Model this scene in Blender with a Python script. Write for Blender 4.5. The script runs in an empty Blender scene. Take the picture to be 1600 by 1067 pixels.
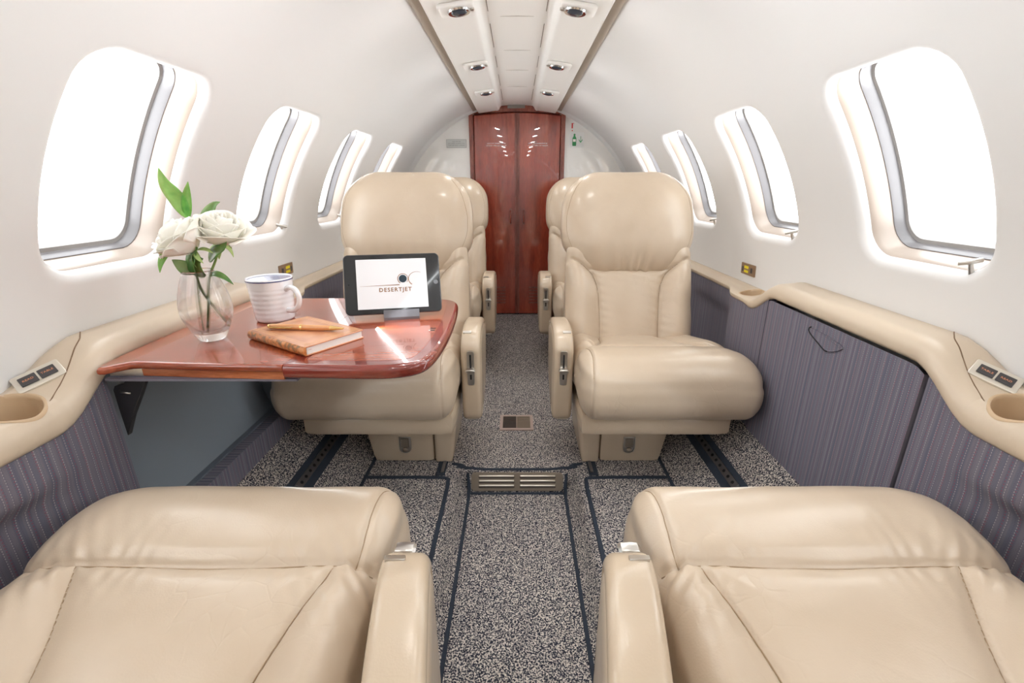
import bpy, bmesh, math, random
import numpy as np
from mathutils import Vector, Matrix
random.seed(4)
PI = math.pi
scene = bpy.context.scene
COL = scene.collection

# ------------------------------------------------------------------ dimensions
R = 0.745          # cabin radius
CZ = -0.29         # height of the cabin axis (camera height is z = 0)
FLOOR = -0.84
AISLE = -0.903
YB = 2.92          # aft bulkhead
YF = -1.45         # forward end of the cabin
WPITCH = 0.507
WC0 = 0.842

# ------------------------------------------------------------------ helpers
def sRGB(r, g, b):
    f = lambda c: (c/255/12.92) if c/255 <= 0.04045 else ((c/255+0.055)/1.055)**2.4
    return (f(r), f(g), f(b), 1.0)

def mesh_obj(name, verts, faces, m=None, parent=None, smooth=True, recalc=True, auto=None):
    me = bpy.data.meshes.new(name)
    me.from_pydata([tuple(map(float, v)) for v in verts], [], [tuple(int(i) for i in f) for f in faces])
    me.validate()
    if recalc:
        bm = bmesh.new(); bm.from_mesh(me)
        bmesh.ops.remove_doubles(bm, verts=bm.verts, dist=1e-6)
        bmesh.ops.recalc_face_normals(bm, faces=bm.faces)
        bm.to_mesh(me); bm.free()
    if smooth:
        me.polygons.foreach_set('use_smooth', [True]*len(me.polygons))
    if auto is not None:
        me.set_sharp_from_angle(angle=math.radians(auto))
    o = bpy.data.objects.new(name, me)
    COL.objects.link(o)
    if m is not None:
        if isinstance(m, (list, tuple)):
            for q in m: me.materials.append(q)
        else: me.materials.append(m)
    if parent is not None: o.parent = parent
    return o

class MB:
    def __init__(self): self.v = []; self.f = []
    def add(self, vs, fs):
        n = len(self.v); self.v += [tuple(p) for p in vs]; self.f += [tuple(i+n for i in f) for f in fs]; return self
    def box(self, x0, x1, y0, y1, z0, z1, M=None):
        vs = [Vector(p) for p in [(x0,y0,z0),(x1,y0,z0),(x1,y1,z0),(x0,y1,z0),(x0,y0,z1),(x1,y0,z1),(x1,y1,z1),(x0,y1,z1)]]
        if M: vs = [M @ p for p in vs]
        return self.add(vs, [(0,3,2,1),(4,5,6,7),(0,1,5,4),(1,2,6,5),(2,3,7,6),(3,0,4,7)])
    def tube(self, pts, rad, n=10, cap=True):
        pts = [Vector(p) for p in pts]
        rads = rad if isinstance(rad, (list, tuple)) else [rad]*len(pts)
        vs = []; fs = []
        up = None
        for i, p in enumerate(pts):
            t = (pts[min(i+1, len(pts)-1)] - pts[max(i-1, 0)]).normalized()
            if up is None:
                up = t.orthogonal().normalized()
            up = (up - t*up.dot(t)).normalized(); w = t.cross(up)
            for k in range(n):
                a = 2*PI*k/n
                vs.append(p + (up*math.cos(a) + w*math.sin(a))*rads[i])
        for i in range(len(pts)-1):
            for k in range(n):
                fs.append((i*n+k, i*n+(k+1)%n, (i+1)*n+(k+1)%n, (i+1)*n+k))
        if cap:
            fs.append(tuple(range(n-1, -1, -1))); fs.append(tuple((len(pts)-1)*n+k for k in range(n)))
        return self.add(vs, fs)
    def lathe(self, prof, c, n=48, M=None):
        c = Vector(c); vs = []; fs = []
        for r, z in prof:
            for k in range(n):
                a = 2*PI*k/n
                p = Vector((r*math.cos(a), r*math.sin(a), z))
                if M: p = M @ p
                vs.append(c+p)
        for i in range(len(prof)-1):
            for k in range(n):
                fs.append((i*n+k, i*n+(k+1)%n, (i+1)*n+(k+1)%n, (i+1)*n+k))
        fs.append(tuple(range(n-1, -1, -1))); fs.append(tuple((len(prof)-1)*n+k for k in range(n)))
        return self.add(vs, fs)
    def build(self, name, m, parent=None, smooth=False, auto=None, recalc=True):
        return mesh_obj(name, self.v, self.f, m, parent, smooth, recalc, auto)

def crom(pts, n, closed=True):
    """Catmull-Rom resampling of a polyline, n samples spread by length."""
    P = np.array(pts, float); N = len(P); out = []
    segs = N if closed else N-1
    for i in range(segs):
        if closed: p0, p1, p2, p3 = P[(i-1)%N], P[i], P[(i+1)%N], P[(i+2)%N]
        else: p0, p1, p2, p3 = P[max(i-1,0)], P[i], P[i+1], P[min(i+2,N-1)]
        for t in np.linspace(0, 1, 24, endpoint=False):
            out.append(0.5*((2*p1)+(-p0+p2)*t+(2*p0-5*p1+4*p2-p3)*t*t+(-p0+3*p1-3*p2+p3)*t**3))
    if not closed: out.append(P[-1])
    out = np.array(out)
    if closed: out = np.vstack([out, out[:1]])
    d = np.r_[0, np.cumsum(np.linalg.norm(np.diff(out, axis=0), axis=1))]
    s = np.linspace(0, d[-1], n, endpoint=not closed)
    return np.stack([np.interp(s, d, out[:, k]) for k in range(out.shape[1])], 1)

def rrect(w, h, r, n=6, cx=0, cy=0):
    pts = []
    for (sx, sy, a0) in ((1,1,0), (-1,1,90), (-1,-1,180), (1,-1,270)):
        for k in range(n+1):
            a = math.radians(a0+90*k/n)
            pts.append((cx+sx*(w/2-r)+r*math.cos(a), cy+sy*(h/2-r)+r*math.sin(a)))
    return np.array(pts)

def offs(poly, d):
    """offset closed CCW polygon inward by d"""
    P = np.asarray(poly); a = np.roll(P, 1, 0); b = np.roll(P, -1, 0)
    t1 = P-a; t2 = b-P
    t1 /= np.linalg.norm(t1, axis=1)[:, None]+1e-12; t2 /= np.linalg.norm(t2, axis=1)[:, None]+1e-12
    n1 = np.stack([-t1[:, 1], t1[:, 0]], 1); n2 = np.stack([-t2[:, 1], t2[:, 0]], 1)
    m = n1+n2; l = np.linalg.norm(m, axis=1)[:, None]; m /= l+1e-12
    c = np.clip((m*n1).sum(1)[:, None], 0.5, 1)
    return P + m*d/c

def ccw(poly):
    P = np.asarray(poly, float); x, y = P[:, 0], P[:, 1]
    ar = (x*np.roll(y, -1)-np.roll(x, -1)*y).sum()
    return P if ar > 0 else P[::-1].copy()

def rings_mesh(rings, cap0=True, cap1=True):
    n = len(rings[0]); vs = [p for r in rings for p in r]; fs = []
    for i in range(len(rings)-1):
        for k in range(n):
            fs.append((i*n+k, i*n+(k+1)%n, (i+1)*n+(k+1)%n, (i+1)*n+k))
    if cap0: fs.append(tuple(range(n-1, -1, -1)))
    if cap1: fs.append(tuple((len(rings)-1)*n+k for k in range(n)))
    return vs, fs

def slab(poly, t0, t1, r, mp, seg=4, extra0=(), extra1=(), pin=None):
    """prism of a 2D outline between t0 and t1 with rounded rims; mp(u,v,t)->xyz
    extra0/extra1: further (offset, t) rings on the two caps"""
    P = ccw(poly); sg = 1 if t1 > t0 else -1
    L = [(o, t) for o, t in reversed(extra0)]
    for k in range(seg+1):
        a = PI/2*k/seg; L.append((r*(1-math.sin(a)), t0+sg*r*(1-math.cos(a))))
    for k in range(seg+1):
        a = PI/2*k/seg; L.append((r*(1-math.cos(a)), t1-sg*r*(1-math.sin(a))))
    L += [(o, t) for o, t in extra1]
    e_ = min(0.0008, r*0.3)      # narrow flat ring so the caps shade flat
    L = [(L[0][0]+e_, L[0][1])]+L+[(L[-1][0]+e_, L[-1][1])]
    rings = []
    for o, t in L:
        Q = offs(P, o) if o else P
        if pin: Q = pin(P, Q)
        rings.append([mp(u, v, t) for u, v in Q])
    return rings_mesh(rings)

def axis_map(o, U, V, T):
    o, U, V, T = Vector(o), Vector(U), Vector(V), Vector(T)
    return lambda u, v, t: o+U*u+V*v+T*t

def rbox(h, r, n):
    """rounded box surface: half sizes h, corner radii r, cells n -> P, N, faces"""
    h = np.array(h, float); r = np.array(r, float)
    V = {}; vs = []; fs = []
    def idx(i, j, k):
        key = (i, j, k)
        if key not in V: V[key] = len(vs); vs.append(key)
        return V[key]
    nx, ny, nz = n
    for i in range(nx):
        for j in range(ny):
            fs.append((idx(i,j,0), idx(i,j+1,0), idx(i+1,j+1,0), idx(i+1,j,0)))
            fs.append((idx(i,j,nz), idx(i+1,j,nz), idx(i+1,j+1,nz), idx(i,j+1,nz)))
    for i in range(nx):
        for k in range(nz):
            fs.append((idx(i,0,k), idx(i+1,0,k), idx(i+1,0,k+1), idx(i,0,k+1)))
            fs.append((idx(i,ny,k), idx(i,ny,k+1), idx(i+1,ny,k+1), idx(i+1,ny,k)))
    for j in range(ny):
        for k in range(nz):
            fs.append((idx(0,j,k), idx(0,j,k+1), idx(0,j+1,k+1), idx(0,j+1,k)))
            fs.append((idx(nx,j,k), idx(nx,j+1,k), idx(nx,j+1,k+1), idx(nx,j,k+1)))
    G = np.array(vs, float)/np.array(n)*2-1
    P = G*h
    I = np.clip(P, -(h-r), h-r)
    D = (P-I)/r
    # ease so that edge rows become evenly spaced arcs
    D = np.sin(D*PI/2*0.999)
    out = np.zeros_like(D)
    m = np.abs(D).max(1)
    L = np.linalg.norm(D, axis=1); L[L < 1e-9] = 1
    # map cube to sphere direction
    N = np.tan(np.clip(np.arcsin(np.clip(D, -1, 1)), -PI/2, PI/2)/2*1.0)
    Nn = N/ (np.linalg.norm(N, axis=1)[:, None]+1e-12)
    P2 = I + Nn*r
    nn = Nn/r; nn /= np.linalg.norm(nn, axis=1)[:, None]+1e-12
    return P2, nn, fs

def wob(P, s, seed=0):
    """cheap smooth pseudo noise, -1..1"""
    rs = np.random.RandomState(seed); out = np.zeros(len(P))
    for k in range(7):
        d = rs.normal(size=3); d /= np.linalg.norm(d)
        f = s*(0.6+1.3*rs.rand()); out += np.sin(P@d*f*2*PI + rs.rand()*6.28)
    return out/4

def seg_dist(x, y, pts):
    """distance in 2D from arrays x,y to polyline pts"""
    best = np.full(x.shape, 9.0)
    for (ax, ay), (bx, by) in zip(pts[:-1], pts[1:]):
        dx, dy = bx-ax, by-ay; L = dx*dx+dy*dy+1e-12
        t = np.clip(((x-ax)*dx+(y-ay)*dy)/L, 0, 1)
        best = np.minimum(best, np.hypot(x-ax-t*dx, y-ay-t*dy))
    return best

def sstep(x, a, b):
    t = np.clip((np.asarray(x, float)-a)/(b-a), 0, 1); return t*t*(3-2*t)

def tag(o, label=None, cat=None, group=None, kind=None):
    if label: o['label'] = label
    if cat: o['category'] = cat
    if group: o['group'] = group
    if kind: o['kind'] = kind
    return o

def empty(name, loc=(0,0,0)):
    o = bpy.data.objects.new(name, None); o.empty_display_size = 0.05
    o.location = loc; COL.objects.link(o); return o

def settle(root):
    """children were made in world coordinates: keep them in place under a root that sits at its base"""
    for ch in root.children:
        ch.matrix_parent_inverse = Matrix.Translation(-Vector(root.location))

def text_mesh(txt, size, name, m, mp, parent=None, align='CENTER', extrude=0.0002, space=1.0, bold=0.0):
    cu = bpy.data.curves.new(name, 'FONT'); cu.body = txt; cu.size = size
    cu.offset = bold; cu.align_x = align; cu.align_y = 'CENTER'; cu.extrude = extrude; cu.space_character = space; cu.resolution_u = 3
    t = bpy.data.objects.new(name, cu); COL.objects.link(t)
    bpy.context.view_layer.update()
    me = bpy.data.meshes.new_from_object(t.evaluated_get(bpy.context.evaluated_depsgraph_get()))
    bpy.data.objects.remove(t); bpy.data.curves.remove(cu)
    for v in me.vertices: v.co = mp(v.co.x, v.co.y, v.co.z)
    me.name = name; me.materials.clear(); me.materials.append(m)
    o = bpy.data.objects.new(name, me); COL.objects.link(o)
    if parent: o.parent = parent
    return o

# ------------------------------------------------------------------ materials
def mat(name, color, rough=0.5, metal=0.0, coat=0.0, spec=0.5, **kw):
    m = bpy.data.materials.new(name); m.use_nodes = True
    b = m.node_tree.nodes['Principled BSDF']
    b.inputs['Base Color'].default_value = color
    b.inputs['Roughness'].default_value = rough
    b.inputs['Metallic'].default_value = metal
    b.inputs['Coat Weight'].default_value = coat
    b.inputs['Coat Roughness'].default_value = kw.get('coatr', 0.03)
    b.inputs['Specular IOR Level'].default_value = spec
    return m
def nd(m, t, **kw):
    n = m.node_tree.nodes.new(t)
    for k, v in kw.items():
        if k in n.inputs: n.inputs[k].default_value = v
        else: setattr(n, k, v)
    return n
def ln(m, a, b): m.node_tree.links.new(a, b)
def bs(m): return m.node_tree.nodes['Principled BSDF']
def ramp(m, fac, stops, interp='LINEAR'):
    r = nd(m, 'ShaderNodeValToRGB'); r.color_ramp.interpolation = interp
    e = r.color_ramp.elements
    while len(e) < len(stops): e.new(0.5)
    for i, (p, c) in enumerate(stops): e[i].position = p; e[i].color = c
    ln(m, fac, r.inputs['Fac']); return r.outputs['Color']
def objco(m, scale=(1,1,1)):
    c = nd(m, 'ShaderNodeTexCoord'); mp = nd(m, 'ShaderNodeMapping'); mp.inputs['Scale'].default_value = scale
    ln(m, c.outputs['Object'], mp.inputs['Vector']); return mp.outputs['Vector']
def bump(m, h, strength, dist, prev=None):
    b = nd(m, 'ShaderNodeBump'); b.inputs['Strength'].default_value = strength; b.inputs['Distance'].default_value = dist
    ln(m, h, b.inputs['Height'])
    if prev: ln(m, prev, b.inputs['Normal'])
    return b.outputs['Normal']

M_seam = mat('seam_stitching', sRGB(160,138,112), 0.7)
def leather(name, c1, c2, rough):
    m = mat(name, c1, rough, spec=0.5, coat=0.22, coatr=0.2)
    v = objco(m)
    n = nd(m, 'ShaderNodeTexNoise'); n.inputs['Scale'].default_value = 9; n.inputs['Detail'].default_value = 4
    ln(m, v, n.inputs['Vector'])
    ln(m, ramp(m, n.outputs['Fac'], [(0.35, c1), (0.65, c2)]), bs(m).inputs['Base Color'])
    vo = nd(m, 'ShaderNodeTexVoronoi'); vo.inputs['Scale'].default_value = 420; ln(m, v, vo.inputs['Vector'])
    b1 = bump(m, vo.outputs['Distance'], 0.12, 0.0006)
    # long soft creases of worn leather
    nw = nd(m, 'ShaderNodeTexNoise'); nw.inputs['Scale'].default_value = 6; nw.inputs['Detail'].default_value = 3
    ln(m, v, nw.inputs['Vector'])
    vs = nd(m, 'ShaderNodeVectorMath', operation='SCALE'); vs.inputs['Scale'].default_value = 0.12
    ln(m, nw.outputs['Color'], vs.inputs[0])
    va = nd(m, 'ShaderNodeVectorMath', operation='ADD'); ln(m, v, va.inputs[0]); ln(m, vs.outputs['Vector'], va.inputs[1])
    cr = nd(m, 'ShaderNodeTexVoronoi', feature='DISTANCE_TO_EDGE'); cr.inputs['Scale'].default_value = 22
    ln(m, va.outputs['Vector'], cr.inputs['Vector'])
    cc = ramp(m, cr.outputs['Distance'], [(0.0, (0,0,0,1)), (0.05, (1,1,1,1))])
    mask = nd(m, 'ShaderNodeTexNoise'); mask.inputs['Scale'].default_value = 5; ln(m, v, mask.inputs['Vector'])
    mk = ramp(m, mask.outputs['Fac'], [(0.5, (0,0,0,1)), (0.66, (1,1,1,1))])
    mx = nd(m, 'ShaderNodeMix', data_type='RGBA'); ln(m, mk, mx.inputs['Factor'])
    mx.inputs[6].default_value = (1,1,1,1); ln(m, cc, mx.inputs[7])
    b2 = bump(m, mx.outputs[2], 0.22, 0.0012, b1)
    big = nd(m, 'ShaderNodeTexNoise'); big.inputs['Scale'].default_value = 14; big.inputs['Detail'].default_value = 2
    ln(m, va.outputs['Vector'], big.inputs['Vector'])
    b3 = bump(m, big.outputs['Fac'], 0.25, 0.006, b2)
    ln(m, b3, bs(m).inputs['Normal'])
    return m

M_leather = leather('tan_leather', sRGB(193,175,153), sRGB(199,182,161), 0.32)
M_leather2 = leather('tan_leather_armrest', sRGB(192,174,152), sRGB(197,180,158), 0.24)
M_ledge = mat('tan_ledge_vinyl', sRGB(200,184,163), 0.38, coat=0.15, coatr=0.2)
M_cup = mat('tan_cup_liner', sRGB(190,164,132), 0.45)
M_wall = mat('cream_headliner', sRGB(226,226,226), 0.55, spec=0.35)
_v = objco(M_wall); _n = nd(M_wall, 'ShaderNodeTexNoise'); _n.inputs['Scale'].default_value = 700; ln(M_wall, _v, _n.inputs['Vector'])
ln(M_wall, bump(M_wall, _n.outputs['Fac'], 0.05, 0.0004), bs(M_wall).inputs['Normal'])
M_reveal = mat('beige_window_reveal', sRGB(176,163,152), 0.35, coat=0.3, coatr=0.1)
M_seal = mat('grey_window_seal', sRGB(164,162,160), 0.3)
M_seal2 = mat('dark_window_seal', sRGB(122,120,122), 0.3)
M_ceil = mat('white_ceiling_panel', sRGB(240,239,236), 0.45, spec=0.4)
M_bulk = mat('cream_bulkhead_laminate', sRGB(236,235,231), 0.35, coat=0.7, coatr=0.02)
bs(M_bulk).inputs['Coat IOR'].default_value = 2.4; bs(M_bulk).inputs['Coat Weight'].default_value = 1.0
M_black = mat('black_gap', sRGB(22,22,26), 0.6)
M_binding = mat('navy_carpet_binding', sRGB(42,50,62), 0.9)
M_metal = mat('satin_nickel', sRGB(206,202,196), 0.28, metal=1.0)
M_chrome = mat('bright_chrome', sRGB(225,225,225), 0.12, metal=1.0)
M_bronze = mat('bronze_plate', sRGB(150,138,124), 0.42, metal=0.6)
M_dbronze = mat('dark_bronze_slats', sRGB(92,84,78), 0.45, metal=0.5)
M_liner = mat('dark_blue_cavity_liner', sRGB(128,138,148), 0.75)
M_bracket = mat('charcoal_bracket', sRGB(48,48,52), 0.5, metal=0.3)
M_rail = mat('steel_seat_rail', sRGB(140,140,144), 0.35, metal=0.9)
M_plate = mat('champagne_switch_plate', sRGB(226,220,208), 0.28, metal=0.7)
M_button = mat('charcoal_button', sRGB(66,64,66), 0.4)
M_orange = mat('orange_lettering', sRGB(222,150,112), 0.5)
M_yellow = mat('yellow_label', sRGB(232,214,40), 0.5)
M_brownplate = mat('brown_outlet_plate', sRGB(150,124,100), 0.4, metal=0.3)
M_brownstrip = mat('dark_mahogany_edge', sRGB(70,42,36), 0.4)

def carpet():
    m = mat('salt_and_pepper_carpet', sRGB(120,115,112), 0.95, spec=0.1)
    v = objco(m); v.node.inputs['Rotation'].default_value = (0.5, 0.35, 0.2)
    n = nd(m, 'ShaderNodeTexNoise'); n.inputs['Scale'].default_value = 310; n.inputs['Detail'].default_value = 1.5; n.inputs['Roughness'].default_value = 0.6
    ln(m, v, n.inputs['Vector'])
    c = ramp(m, n.outputs['Fac'], [(0.40, sRGB(40,42,54)), (0.47, sRGB(80,80,88)), (0.53, sRGB(156,150,145)), (0.60, sRGB(214,205,195))])
    b = nd(m, 'ShaderNodeTexNoise'); b.inputs['Scale'].default_value = 7; b.inputs['Detail'].default_value = 2; ln(m, v, b.inputs['Vector'])
    t = ramp(m, b.outputs['Fac'], [(0.3, (0.92,0.92,0.95,1)), (0.7, (1,1,1,1))])
    mx = nd(m, 'ShaderNodeMix', data_type='RGBA', blend_type='MULTIPLY'); mx.inputs['Factor'].default_value = 1
    ln(m, c, mx.inputs[6]); ln(m, t, mx.inputs[7]); ln(m, mx.outputs[2], bs(m).inputs['Base Color'])
    ln(m, bump(m, n.outputs['Fac'], 0.5, 0.003), bs(m).inputs['Normal'])
    return m
M_carpet = carpet()

def fabric():
    m = mat('blue_grey_striped_fabric', sRGB(112,108,120), 0.9, spec=0.15)
    co = nd(m, 'ShaderNodeTexCoord'); sp = nd(m, 'ShaderNodeSeparateXYZ'); ln(m, co.outputs['Object'], sp.inputs[0])
    def math_(op, a, b=None):
        n = nd(m, 'ShaderNodeMath', operation=op)
        for i, q in enumerate((a, b)):
            if q is None: continue
            if isinstance(q, (int, float)): n.inputs[i].default_value = q
            else: ln(m, q, n.inputs[i])
        return n.outputs[0]
    Y = sp.outputs['Y']; Z = sp.outputs['Z']
    base = nd(m, 'ShaderNodeTexNoise', noise_dimensions='1D'); base.inputs['Scale'].default_value = 95; base.inputs['Detail'].default_value = 2
    ln(m, Y, base.inputs['W'])
    c0 = ramp(m, base.outputs['Fac'], [(0.3, sRGB(102,104,119)), (0.45, sRGB(108,109,123)), (0.55, sRGB(117,113,125)), (0.72, sRGB(119,119,130))])
    # dotted threads: white every 11 mm, maroon between
    def thread(period, off, width, dot, col, prev):
        y = math_('FRACT', math_('ADD', math_('DIVIDE', Y, period), off))
        s = math_('LESS_THAN', math_('ABSOLUTE', math_('SUBTRACT', y, 0.5)), width)
        d = math_('LESS_THAN', math_('FRACT', math_('DIVIDE', Z, dot)), 0.55)
        f = math_('MULTIPLY', s, d)
        f = math_('MULTIPLY', f, 0.5)
        mx = nd(m, 'ShaderNodeMix', data_type='RGBA'); ln(m, f, mx.inputs['Factor']); ln(m, prev, mx.inputs[6]); mx.inputs[7].default_value = col
        return mx.outputs[2]
    c = thread(0.0105, 0.0, 0.055, 0.0042, sRGB(188,182,180), c0)
    c = thread(0.0158, 0.37, 0.06, 0.0050, sRGB(138,74,90), c)
    c = thread(0.0063, 0.2, 0.10, 0.0030, sRGB(92,92,108), c)
    ln(m, c, bs(m).inputs['Base Color'])
    n = nd(m, 'ShaderNodeTexNoise'); n.inputs['Scale'].default_value = 500; ln(m, co.outputs['Object'], n.inputs['Vector'])
    ln(m, bump(m, n.outputs['Fac'], 0.3, 0.001), bs(m).inputs['Normal'])
    return m
M_fabric = fabric()

def wood(name, c1, c2, c3, scale, rough=0.25):
    m = mat(name, c1, rough, coat=0.8, coatr=0.015)
    v = objco(m, scale)
    n = nd(m, 'ShaderNodeTexNoise'); n.inputs['Scale'].default_value = 1.0; n.inputs['Detail'].default_value = 6; n.inputs['Distortion'].default_value = 0.6
    ln(m, v, n.inputs['Vector'])
    c = ramp(m, n.outputs['Fac'], [(0.3, c1), (0.5, c2), (0.7, c3)])
    n2 = nd(m, 'ShaderNodeTexNoise'); n2.inputs['Scale'].default_value = 9.0; n2.inputs['Detail'].default_value = 3
    ln(m, v, n2.inputs['Vector'])
    t = ramp(m, n2.outputs['Fac'], [(0.35, (0.72,0.70,0.70,1)), (0.6, (1,1,1,1))])
    mx = nd(m, 'ShaderNodeMix', data_type='RGBA', blend_type='MULTIPLY'); mx.inputs['Factor'].default_value = 0.8
    ln(m, c, mx.inputs[6]); ln(m, t, mx.inputs[7]); ln(m, mx.outputs[2], bs(m).inputs['Base Color'])
    return m
M_door = wood('mahogany_door', sRGB(134,44,26), sRGB(160,60,38), sRGB(178,78,52), (22, 22, 3))
bs(M_door).inputs['Coat IOR'].default_value = 1.9
M_doorframe = wood('mahogany_frame', sRGB(104,44,34), sRGB(138,70,56), sRGB(158,92,76), (30, 30, 5))
M_table = wood('mahogany_table', sRGB(142,62,34), sRGB(154,70,40), sRGB(168,84,52), (3, 26, 26))
M_tabledge = wood('dark_cherry_table_edge', sRGB(112,36,26), sRGB(128,46,34), sRGB(142,58,44), (3, 26, 26))

# ------------------------------------------------------------------ cabin shell
def cyl(s, y, phi, r=R):
    return (s*r*math.cos(phi), y, CZ + r*math.sin(phi))
PH0, PH1 = math.radians(-2), math.radians(82)
PHC = math.radians(25.6); HW = 0.130; HH = 0.178     # opening half sizes (m)
NSEG = (28, 20, 28, 20)       # points on the aft, top, forward and bottom runs of each opening
def opening():
    """rounded rectangle in (y, arc) metres about the centre; starts at the lower aft corner, anticlockwise"""
    P = rrect(2*HW, 2*HH, 0.050, n=20)           # corner arcs of 21 points: (+,+), (-,+), (-,-), (+,-)
    mids = [63+10, 10, 21+10, 42+10]             # arc middles: (+,-), (+,+), (-,+), (-,-)
    out = []
    for q in range(4):
        a, b = mids[q], mids[(q+1) % 4]
        idx = [k % 84 for k in range(a, (b if b > a else b+84)+1)]
        C = P[idx]; d = np.r_[0, np.cumsum(np.linalg.norm(np.diff(C, axis=0), axis=1))]
        t = np.linspace(0, d[-1], NSEG[q], endpoint=False)
        out += [(np.interp(x, d, C[:, 0]), np.interp(x, d, C[:, 1])) for x in t]
    P = np.array(out); q = P[:, 1]/HH
    P[:, 0] = P[:, 0]*(1+0.05*(1-q*q)) + 0.008*q      # slightly barrelled and leaning
    return P
OP = opening()
def win_ring(k, off, r):
    Q = offs(OP, -off) if off else OP
    yc = WC0+WPITCH*k
    return [(yc+p[0], PHC+p[1]/R, r) for p in Q]
WK = range(-4, 4)
LIP = 0.020
def shell(side, s):
    vs, fs = [], []
    for k in WK:
        yc = WC0+WPITCH*k; y0, y1 = yc-WPITCH/2, yc+WPITCH/2
        n = len(OP)
        rings = []
        lo, hi = (PH0-PHC)*R, (PH1-PHC)*R; hp2 = WPITCH/2
        cs = [(hp2, lo), (hp2, hi), (-hp2, hi), (-hp2, lo)]; bord = []
        for q in range(4):
            a, b_ = np.array(cs[q]), np.array(cs[(q+1) % 4])
            bord += [a+(b_-a)*t for t in np.linspace(0, 1, NSEG[q], endpoint=False)]
        bord = np.array(bord)
        inner = offs(OP, -LIP)
        for f in (1.0, 0.85, 0.7, 0.55, 0.42, 0.3, 0.2, 0.12, 0.06, 0.025, 0.0):
            Q = bord*f + inner*(1-f)
            rings.append([cyl(s, yc+q[0], PHC+q[1]/R) for q in Q])
        for a in (12, 25, 40, 55, 70, 90):
            a = math.radians(a); o = LIP*(1-math.sin(a)); dr = LIP*(1-math.cos(a))
            Q = offs(OP, -o) if o > 1e-6 else OP
            rings.append([cyl(s, yc+q[0], PHC+q[1]/R, R+dr) for q in Q])
        v, f = rings_mesh(rings, False, False)
        b = len(vs); vs += v; fs += [tuple(i+b for i in q) for q in f]
    # plain strip from the last cell to the bulkhead
    y0 = WC0+WPITCH*3.5
    grid = [[cyl(s, y, PH0+(PH1-PH0)*j/28) for j in range(29)] for y in (y0, (y0+YB)/2, YB+0.03)]
    b = len(vs); vs += [p for g in grid for p in g]
    for i in range(2):
        for j in range(28): fs.append((b+i*29+j, b+i*29+j+1, b+(i+1)*29+j+1, b+(i+1)*29+j))
    o = mesh_obj('wall_'+side, vs, fs, M_wall, None, True, True, 40)
    # give the lining a thickness outwards
    tag(o, kind='structure')
    return o
shell('left', -1); shell('right', 1)

M_pane = bpy.data.materials.new('clear_acrylic_pane'); M_pane.use_nodes = True
_nt = M_pane.node_tree; _nt.nodes.clear()
_o = _nt.nodes.new('ShaderNodeOutputMaterial'); _mx = _nt.nodes.new('ShaderNodeMixShader')
_t = _nt.nodes.new('ShaderNodeBsdfTransparent'); _g = _nt.nodes.new('ShaderNodeBsdfGlossy'); _g.inputs['Roughness'].default_value = 0.02
_mx.inputs[0].default_value = 0.05
_nt.links.new(_t.outputs[0], _mx.inputs[1]); _nt.links.new(_g.outputs[0], _mx.inputs[2]); _nt.links.new(_mx.outputs[0], _o.inputs[0])

wn = 0
for s, side in ((-1, 'left'), (1, 'right')):
    for k in WK:
        wn += 1
        def ring(off, r):
            Q = offs(OP, -off) if off else OP
            return [cyl(s, WC0+WPITCH*k+q[0], PHC+q[1]/R, r) for q in Q]
        # reveal liner
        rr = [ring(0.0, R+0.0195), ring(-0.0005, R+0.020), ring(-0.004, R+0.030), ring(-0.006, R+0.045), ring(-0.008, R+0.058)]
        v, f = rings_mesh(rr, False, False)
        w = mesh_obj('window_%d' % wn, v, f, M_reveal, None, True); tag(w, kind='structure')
        v, f = rings_mesh([ring(-0.008, R+0.058), ring(-0.0095, R+0.0575), ring(-0.0105, R+0.060), ring(-0.013, R+0.078)], False, False)
        mesh_obj('seal', v, f, M_seal2, w, True, True, 40)
        v, f = rings_mesh([ring(-0.013, R+0.0775), ring(-0.020, R+0.078), ring(-0.021, R+0.081), ring(-0.0225, R+0.095)], False, False)
        mesh_obj('pane_frame', v, f, M_seal, w, True, True, 40)
        # curved pane, 4 mm thick
        def disc(r):
            rs = [[cyl(s, WC0+WPITCH*k+q[0]*g, PHC+q[1]*g/R, r) for q in offs(OP, 0.0220)] for g in (1, .75, .5, .25, .02)]
            return rings_mesh(rs, False, True)
        v, f = disc(R+0.094)
        mesh_obj('pane', v, f, M_pane, w, True, False)
        if -1 <= k:
            # small lever of the pleated shade at the near lower corner (aft lower on the left side)
            yc = WC0+WPITCH*k; ly = yc - s*0.104 + (0.0 if s > 0 else 0.006); ph = PHC-(HH-0.001)/R
            b = MB()
            b.box(-0.004, 0.004, -0.002, 0.002, 0, 1)
            b.v = []; b.f = []
            b.tube([Vector(cyl(s, ly, ph-0.004, R+0.012)), Vector(cyl(s, ly, ph+0.010, R+0.010)), Vector(cyl(s, ly, ph+0.022, R+0.009))], [0.0042, 0.0036, 0.0034], 8)
            b.tube([Vector(cyl(s, ly-0.003, ph+0.025, R+0.024)), Vector(cyl(s, ly, ph+0.024, R+0.008)), Vector(cyl(s, ly+0.010, ph+0.023, R-0.002))], 0.0040, 12)
            b.build('shade_lever', M_metal, w, True, 40)

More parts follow.
